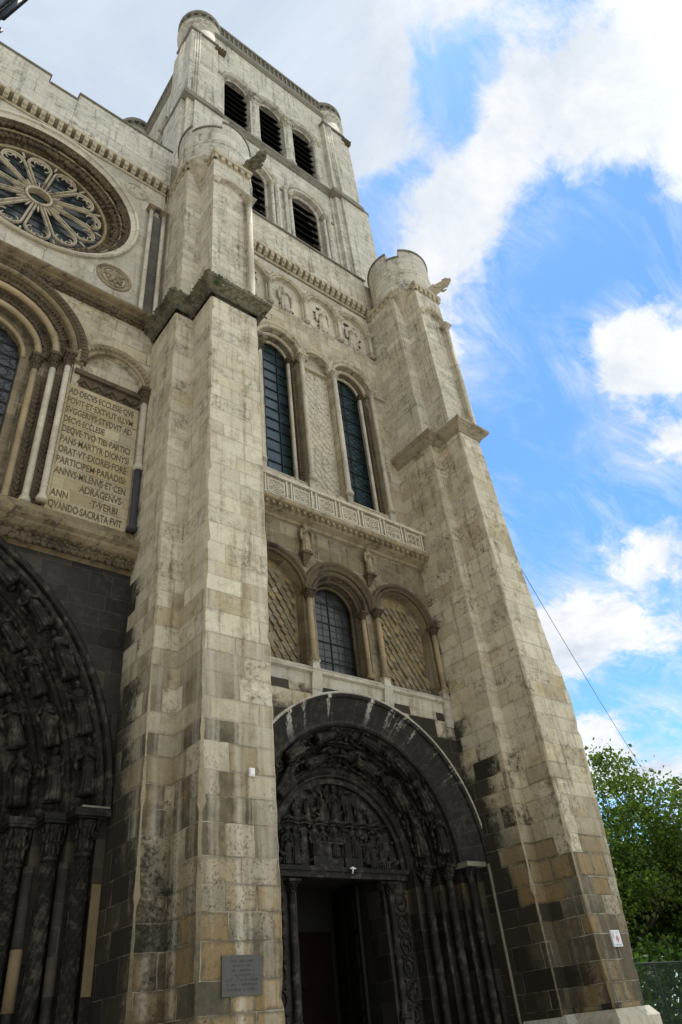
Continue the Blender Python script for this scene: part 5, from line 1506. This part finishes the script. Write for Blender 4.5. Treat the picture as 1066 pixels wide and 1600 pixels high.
for sgn in (1, -1):
    for i, (x, y, r) in enumerate(((3.62, 12.34, .115), (3.22, 12.74, .115), (2.78, 13.14, .12))):
        o = colonnette(CX + sgn * x, y, 0.4, ZS, r, 'blackcarve', P0, 'blackcarve', 'column', hc=6.2)
        b = MB()         # raised diaper and chevron patterns wound about the shafts
        for k in range(8):
            for dirn in ((1, -1) if i == 0 else ((1,) if i == 1 else (1, -1))):
                pts = []
                for j in range(40):
                    z = .8 + j * .092; a = k * math.pi / 4 + dirn * z * (5.0 if i != 1 else 3.5)
                    pts.append((CX + sgn * x + r * 1.02 * math.cos(a), y + r * 1.02 * math.sin(a), z))
                b.tube(pts, .012, 4, smooth=False)
        part('shaft_carving', b, 'blackcarve', P0)
    for (x, y) in ((3.42, 12.56), (2.99, 12.95)):
        b = MB(); b.lathe(CX + sgn * x, y, [(.09, .4), (.09, 4.4)], 10); part('shaft', b, 'black', P0)
    b = MB(); b.box(CX + sgn * 3.62 - .3, CX + sgn * 3.62 + .3, 12.06, 12.5, ZS - .12, ZS + .0)
    part('impost', b, 'blackcarve', P0)
    b = MB(); b.box(CX + sgn * 3.62 - .2, CX + sgn * 3.62 + .27, 12.05, 12.2, ZS + .001, ZS + .03)
    part('ledge', b, 'ledge', P0)
b = MB(); b.lathe(CX + 2.99, 12.95, [(.093, 2.45), (.093, 3.25)], 12); part('patch', b, 'patch', P0, 'yellow replaced length of a black shaft')
b = MB(); b.box(4.80, 4.95, 12.27, 12.29, 2.55, 4.05)
part('patch', b, 'patch', P0, 'upright yellow replacement stone in the black wall')

# ------------------------------------------------------------------ small things fixed to the front
def word_bar(b, x0, x1, z, h, y, q):
    x = x0
    while x < x1:
        wd = .008 + q.random() * .014
        k = q.random()
        if k < .8:
            b.box(x, x + .004 + .004 * q.random(), y - .002, y + .002, z, z + h)
            if k < .55: b.box(x, x + wd, y - .0015, y + .0015, z + (h * .8 if k < .3 else 0), z + (h if k < .3 else h * .2))
        x += wd + .007
t = thing('plaque', 'grey slate plaque with seven engraved lines low on the thick buttress', 'plaque', (6.15, 10.0, 2.28))
b = MB(); b.box(5.83, 6.475, 9.965, 9.999, 2.285, 2.76); part('panel', b, 'plaque', t)
b = MB(); q = random.Random(77)
for z, x0, x1 in ((2.675, 5.96, 6.36), (2.62, 6.0, 6.28), (2.565, 5.97, 6.34), (2.51, 5.98, 6.33), (2.455, 5.89, 6.41), (2.40, 5.90, 6.41), (2.345, 5.91, 6.38)):
    word_bar(b, x0, x1, z, .026, 9.964, q)
part('lettering', b, 'engrave', t)
t = thing('wall_sign', 'small white upright sign with a red diamond emblem on the far right buttress', 'sign', (15.3, 10.0, 2.69))
b = MB(); b.box(15.13, 15.44, 9.955, 9.998, 2.69, 2.99); part('panel', b, 'signwhite', t)
b = MB()
for r0, r1 in ((.075, .05), (.035, .0)):
    k = 4; cx, cz = 15.31, 2.83
    o_ = [(cx + r0 * .8 * math.cos(a), 9.952, cz + r0 * math.sin(a)) for a in (0, 1.5708, 3.1416, 4.7124)]
    i_ = [(cx + max(r1, .001) * .8 * math.cos(a), 9.952, cz + max(r1, .001) * math.sin(a)) for a in (0, 1.5708, 3.1416, 4.7124)]
    for j in range(4): b.add([o_[j], o_[(j + 1) % 4], i_[(j + 1) % 4], i_[j]], [(3, 2, 1, 0)])
part('emblem', b, 'signred', t)
b = MB(); b.box(15.16, 15.21, 9.951, 9.956, 2.84, 2.95); b.box(15.18, 15.40, 9.951, 9.956, 2.71, 2.735); part('print', b, 'signblue', t)
b = MB(); b.box(15.30, 15.36, 9.951, 9.956, 2.92, 2.96); part('print', b, 'signgreen', t)
b = MB(); b.box(6.33, 6.43, 9.965, 9.999, 5.24, 5.37); b.box(6.345, 6.415, 9.95, 9.966, 5.255, 5.355)
tag(link('junction_box', b.mesh('junction_box', 'white_fit')), 'tiny white box fixed on the pale front of the thick buttress', 'box')
b = MB(); b.ball((11.0, 13.2, 4.68), .05, .04, .035, 8, 6); b.tube([(10.92, 13.2, 4.68), (11.09, 13.2, 4.68)], .014, 6); b.tube([(11.0, 13.2, 4.66), (11.0, 13.22, 4.58)], .018, 6)
tag(link('light_fitting', b.mesh('light_fitting', 'white_fit')), 'small white fitting on the dark lintel above the doorway', 'fitting')
# weeds on the ledge
b = MB(); q = random.Random(8)
for k in range(60):
    x = 5.45 + q.random() * .12; y = 9.72 + q.random() * .1; z = 17.72
    a = q.random() * 6.28; L = .1 + q.random() * .16
    p1 = Vector((x + math.cos(a) * .06, y - .05 + math.sin(a) * .05, z + L * .4 - (.3 if k % 3 == 0 else 0))); p2 = p1 + Vector((math.cos(a) * .07, -.03, -.05))
    sd = Vector((.012, 0, .006))
    b.add([(x, y, z), tuple(p1 - sd), tuple(p2), tuple(p1 + sd)], [(0, 1, 2, 3)])
tag(link('weed', b.mesh('weed', 'leafdark')), 'tuft of green weeds rooted on the dark buttress ledge', 'plant')

# cable
b = MB(); a, c = Vector((15.9, 10.6, 14.6)), Vector((40, 20.94, 11.22))
b.tube([a.lerp(c, t / 24) - Vector((0, 0, 4 * .35 * (t / 24) * (1 - t / 24))) for t in range(25)], .012, 5)
tag(link('cable', b.mesh('cable', 'wire')), 'thin grey overhead cable sloping from the right buttress to the trees', 'cable')

# lantern hanging over the square, only its edge in view
t = thing('street_lantern', 'dark ornate street lantern at the top left corner of the picture', 'lantern', (-.62, 2.35, 5.2))
lx, ly, lz = -.575, 2.35, 6.80
b = MB(); b.lathe(lx, ly, [(.03, lz - .14), (.05, lz - .10), (.16, lz), (.30, lz + .10), (.31, lz + .14)], 8, smooth=False)
for k in range(8):
    a = k * math.pi / 4
    b.tube([(lx + .31 * math.cos(a), ly + .31 * math.sin(a), lz + .12), (lx + .42 * math.cos(a), ly + .42 * math.sin(a), lz + .9)], .018, 5)
    b.tube([(lx + .30 * math.cos(a), ly + .30 * math.sin(a), lz + .10), (lx + .36 * math.cos(a), ly + .36 * math.sin(a), lz + .04), (lx + .34 * math.cos(a), ly + .34 * math.sin(a), lz - .02), (lx + .29 * math.cos(a), ly + .29 * math.sin(a), lz + .01)], .015, 5)
b.lathe(lx, ly, [(.42, lz + .9), (.46, lz + .93), (.3, lz + 1.1), (.1, lz + 1.25), (.04, lz + 1.5)], 8, smooth=False)
part('frame', b, 'iron', t)
b = MB(); b.lathe(lx, ly, [(.29, lz + .14), (.40, lz + .9)], 8, smooth=False); part('glass', b, 'glassgrey', t)
b = MB(); b.tube([(lx, ly, lz + 1.5), (lx - .3, ly, lz + 1.8), (lx - 1.0, ly, lz + 1.9), (lx - 1.6, ly, lz + 1.6)], .03, 6); b.tube([(lx - 1.6, ly, 0), (lx - 1.6, ly, lz + 1.9)], [.08, .05], 8)
part('post', b, 'iron', t)

# ------------------------------------------------------------------ fence and trees
t = thing('chain_link_fence', 'dark green chain link fence beside the right buttress', 'fence', (16.9, 12.2, 0))
fa, fb = Vector((16.8, 11.6, 0)), Vector((30.0, 12.6, 0)); fl = (fb - fa).length; fd = (fb - fa).normalized()
b = MB()
H = 2.5; sp = .085
nk = int(fl / sp)
for k in range(-int(H / sp), nk):
    for sg in (1, -1):
        s0, s1 = k * sp, k * sp + H
        z0, z1 = (0.05, H) if sg > 0 else (H, 0.05)
        if s0 < 0: f = -s0 / H; z0 = z0 + (z1 - z0) * f; s0 = 0
        if s1 > fl: continue
        p0 = fa + fd * s0; p1 = fa + fd * s1
        b.tube([(p0.x, p0.y + .004 * sg, z0), (p1.x, p1.y + .004 * sg, z1)], .006, 3, smooth=False)
part('wire_mesh', b, 'mesh', t)
for k in range(6):
    p = fa + fd * (fl * k / 5)
    b = MB(); b.tube([(p.x, p.y + .03, 0), (p.x, p.y + .03, H + .05)], .03, 8); part('post', b, 'mesh', t)
for z in (H, 0.06):
    b = MB(); b.tube([tuple(fa + Vector((0, .02, z))), tuple(fb + Vector((0, .02, z)))], .018, 6); part('rail', b, 'mesh', t)


def tree(loc, h, crown, nleaf, seed, label, leaf='leaf', size=.2, low=.25):
    q = random.Random(seed)
    t = thing('broadleaf_tree', label, 'tree', loc, 'trees beside the church')
    base = Vector(loc)
    tb = MB(); tips = []
    def limb(p, d, L, r, depth):
        pts = [p]; dd = d.copy(); rr = [r]
        for i in range(5):
            dd = (dd + Vector((q.gauss(0, .13), q.gauss(0, .13), q.gauss(.04, .08)))).normalized()
            pts.append(pts[-1] + dd * (L / 5)); rr.append(r * (1 - .13 * (i + 1)))
        tb.tube(pts, rr, 7 if depth < 2 else 5)
        if depth >= 3: tips.extend(pts[2:]); return
        for k in range(4 if depth == 0 else 3):
            j = q.randint(2, 5) if depth else q.randint(2, 5)
            a = q.random() * 6.283; up = q.uniform(.15, .9)
            nd = (dd * .45 + Vector((math.cos(a), math.sin(a), up)) * .8).normalized()
            limb(pts[j], nd, L * q.uniform(.55, .78), rr[j] * .62, depth + 1)
        tips.append(pts[-1])
    limb(base, Vector((0, 0, 1)), h * .42, h * .022, 0)
    for k in range(3):
        a = q.random() * 6.28
        limb(base + Vector((0, 0, h * (.16 + .07 * k))), Vector((math.cos(a), math.sin(a), .5)).normalized(), h * .3, h * .012, 1)
    part('trunk', tb, 'bark', t)
    cb = MB()
    cen = base + Vector((0, 0, h * (.5 + low * .25)))
    ax = (crown, crown, h * (.5 - low * .18))
    # clumps: around twig ends plus sprays over the outline
    clumps = [p for p in tips]
    for k in range(150):
        v = Vector((q.gauss(0, 1), q.gauss(0, 1), q.gauss(0, 1))).normalized() * (q.random() ** .33)
        wob = 1 + .22 * math.sin(v.x * 5 + seed) * math.cos(v.z * 4 + v.y * 3)
        clumps.append(cen + Vector((v.x * ax[0] * wob, v.y * ax[1] * wob, v.z * ax[2] * wob)))
    per = max(1, nleaf // len(clumps))
    for c in clumps:
        r = q.uniform(.35, .85); n = int(per * q.uniform(.5, 1.5))
        for k in range(n):
            o = Vector((q.gauss(0, r * .6), q.gauss(0, r * .6), q.gauss(0, r * .36)))
            p = c + o
            if p.z < 1.2: continue
            s = size * q.uniform(.5, 1.15)
            d = Vector((q.gauss(0, 1), q.gauss(0, 1), q.gauss(-.3, .6))).normalized()
            sd = d.cross(Vector((q.gauss(0, 1), q.gauss(0, 1), q.gauss(0, 1)))).normalized()
            up = d.cross(sd) * .12 * s
            cb.add([tuple(p), tuple(p + d * s * .5 + sd * s * .30 + up), tuple(p + d * s), tuple(p + d * s * .5 - sd * s * .30 + up)], [(0, 1, 2, 3)])
    part('crown', cb, leaf, t)


tree((27.4, 17.4, 0), 10.6, 3.9, 46000, 3, 'tall leafy green tree nearest the right buttress, taller of the two', 'leaf', .21, .5)
tree((31.0, 14.9, 0), 9.2, 4.0, 40000, 8, 'lower leafy tree at the right edge behind the wire fence', 'leaf', .21, .5)
tree((34.0, 22.0, 0), 10.0, 4.8, 26000, 12, 'farther dark green tree half hidden behind the other two trees', 'leafdark', .26, .5)
q = random.Random(6); b = MB()
for k in range(26000):
    t_ = q.random(); x = 17.2 + 26 * t_; y = 14.4 + q.gauss(0, .5) + t_ * 2.0; z = q.random() * (3.0 + .35 * math.sin(x * 2.1) + .2 * math.sin(x * 5.3)) + .05
    d = Vector((q.gauss(0, 1), q.gauss(0, 1), q.gauss(0, .7))).normalized(); sd = d.cross(Vector((q.gauss(0, 1), q.gauss(0, 1), q.gauss(0, 1)))).normalized(); p = Vector((x, y, z)); s_ = .2 * q.uniform(.6, 1.2)
    b.add([tuple(p), tuple(p + d * s_ * .5 + sd * s_ * .3), tuple(p + d * s_), tuple(p + d * s_ * .5 - sd * s_ * .3)], [(0, 1, 2, 3)])
tag(link('hedge', b.mesh('hedge', 'leafdark')), 'dark green hedge growing behind the chain link fence', 'hedge')
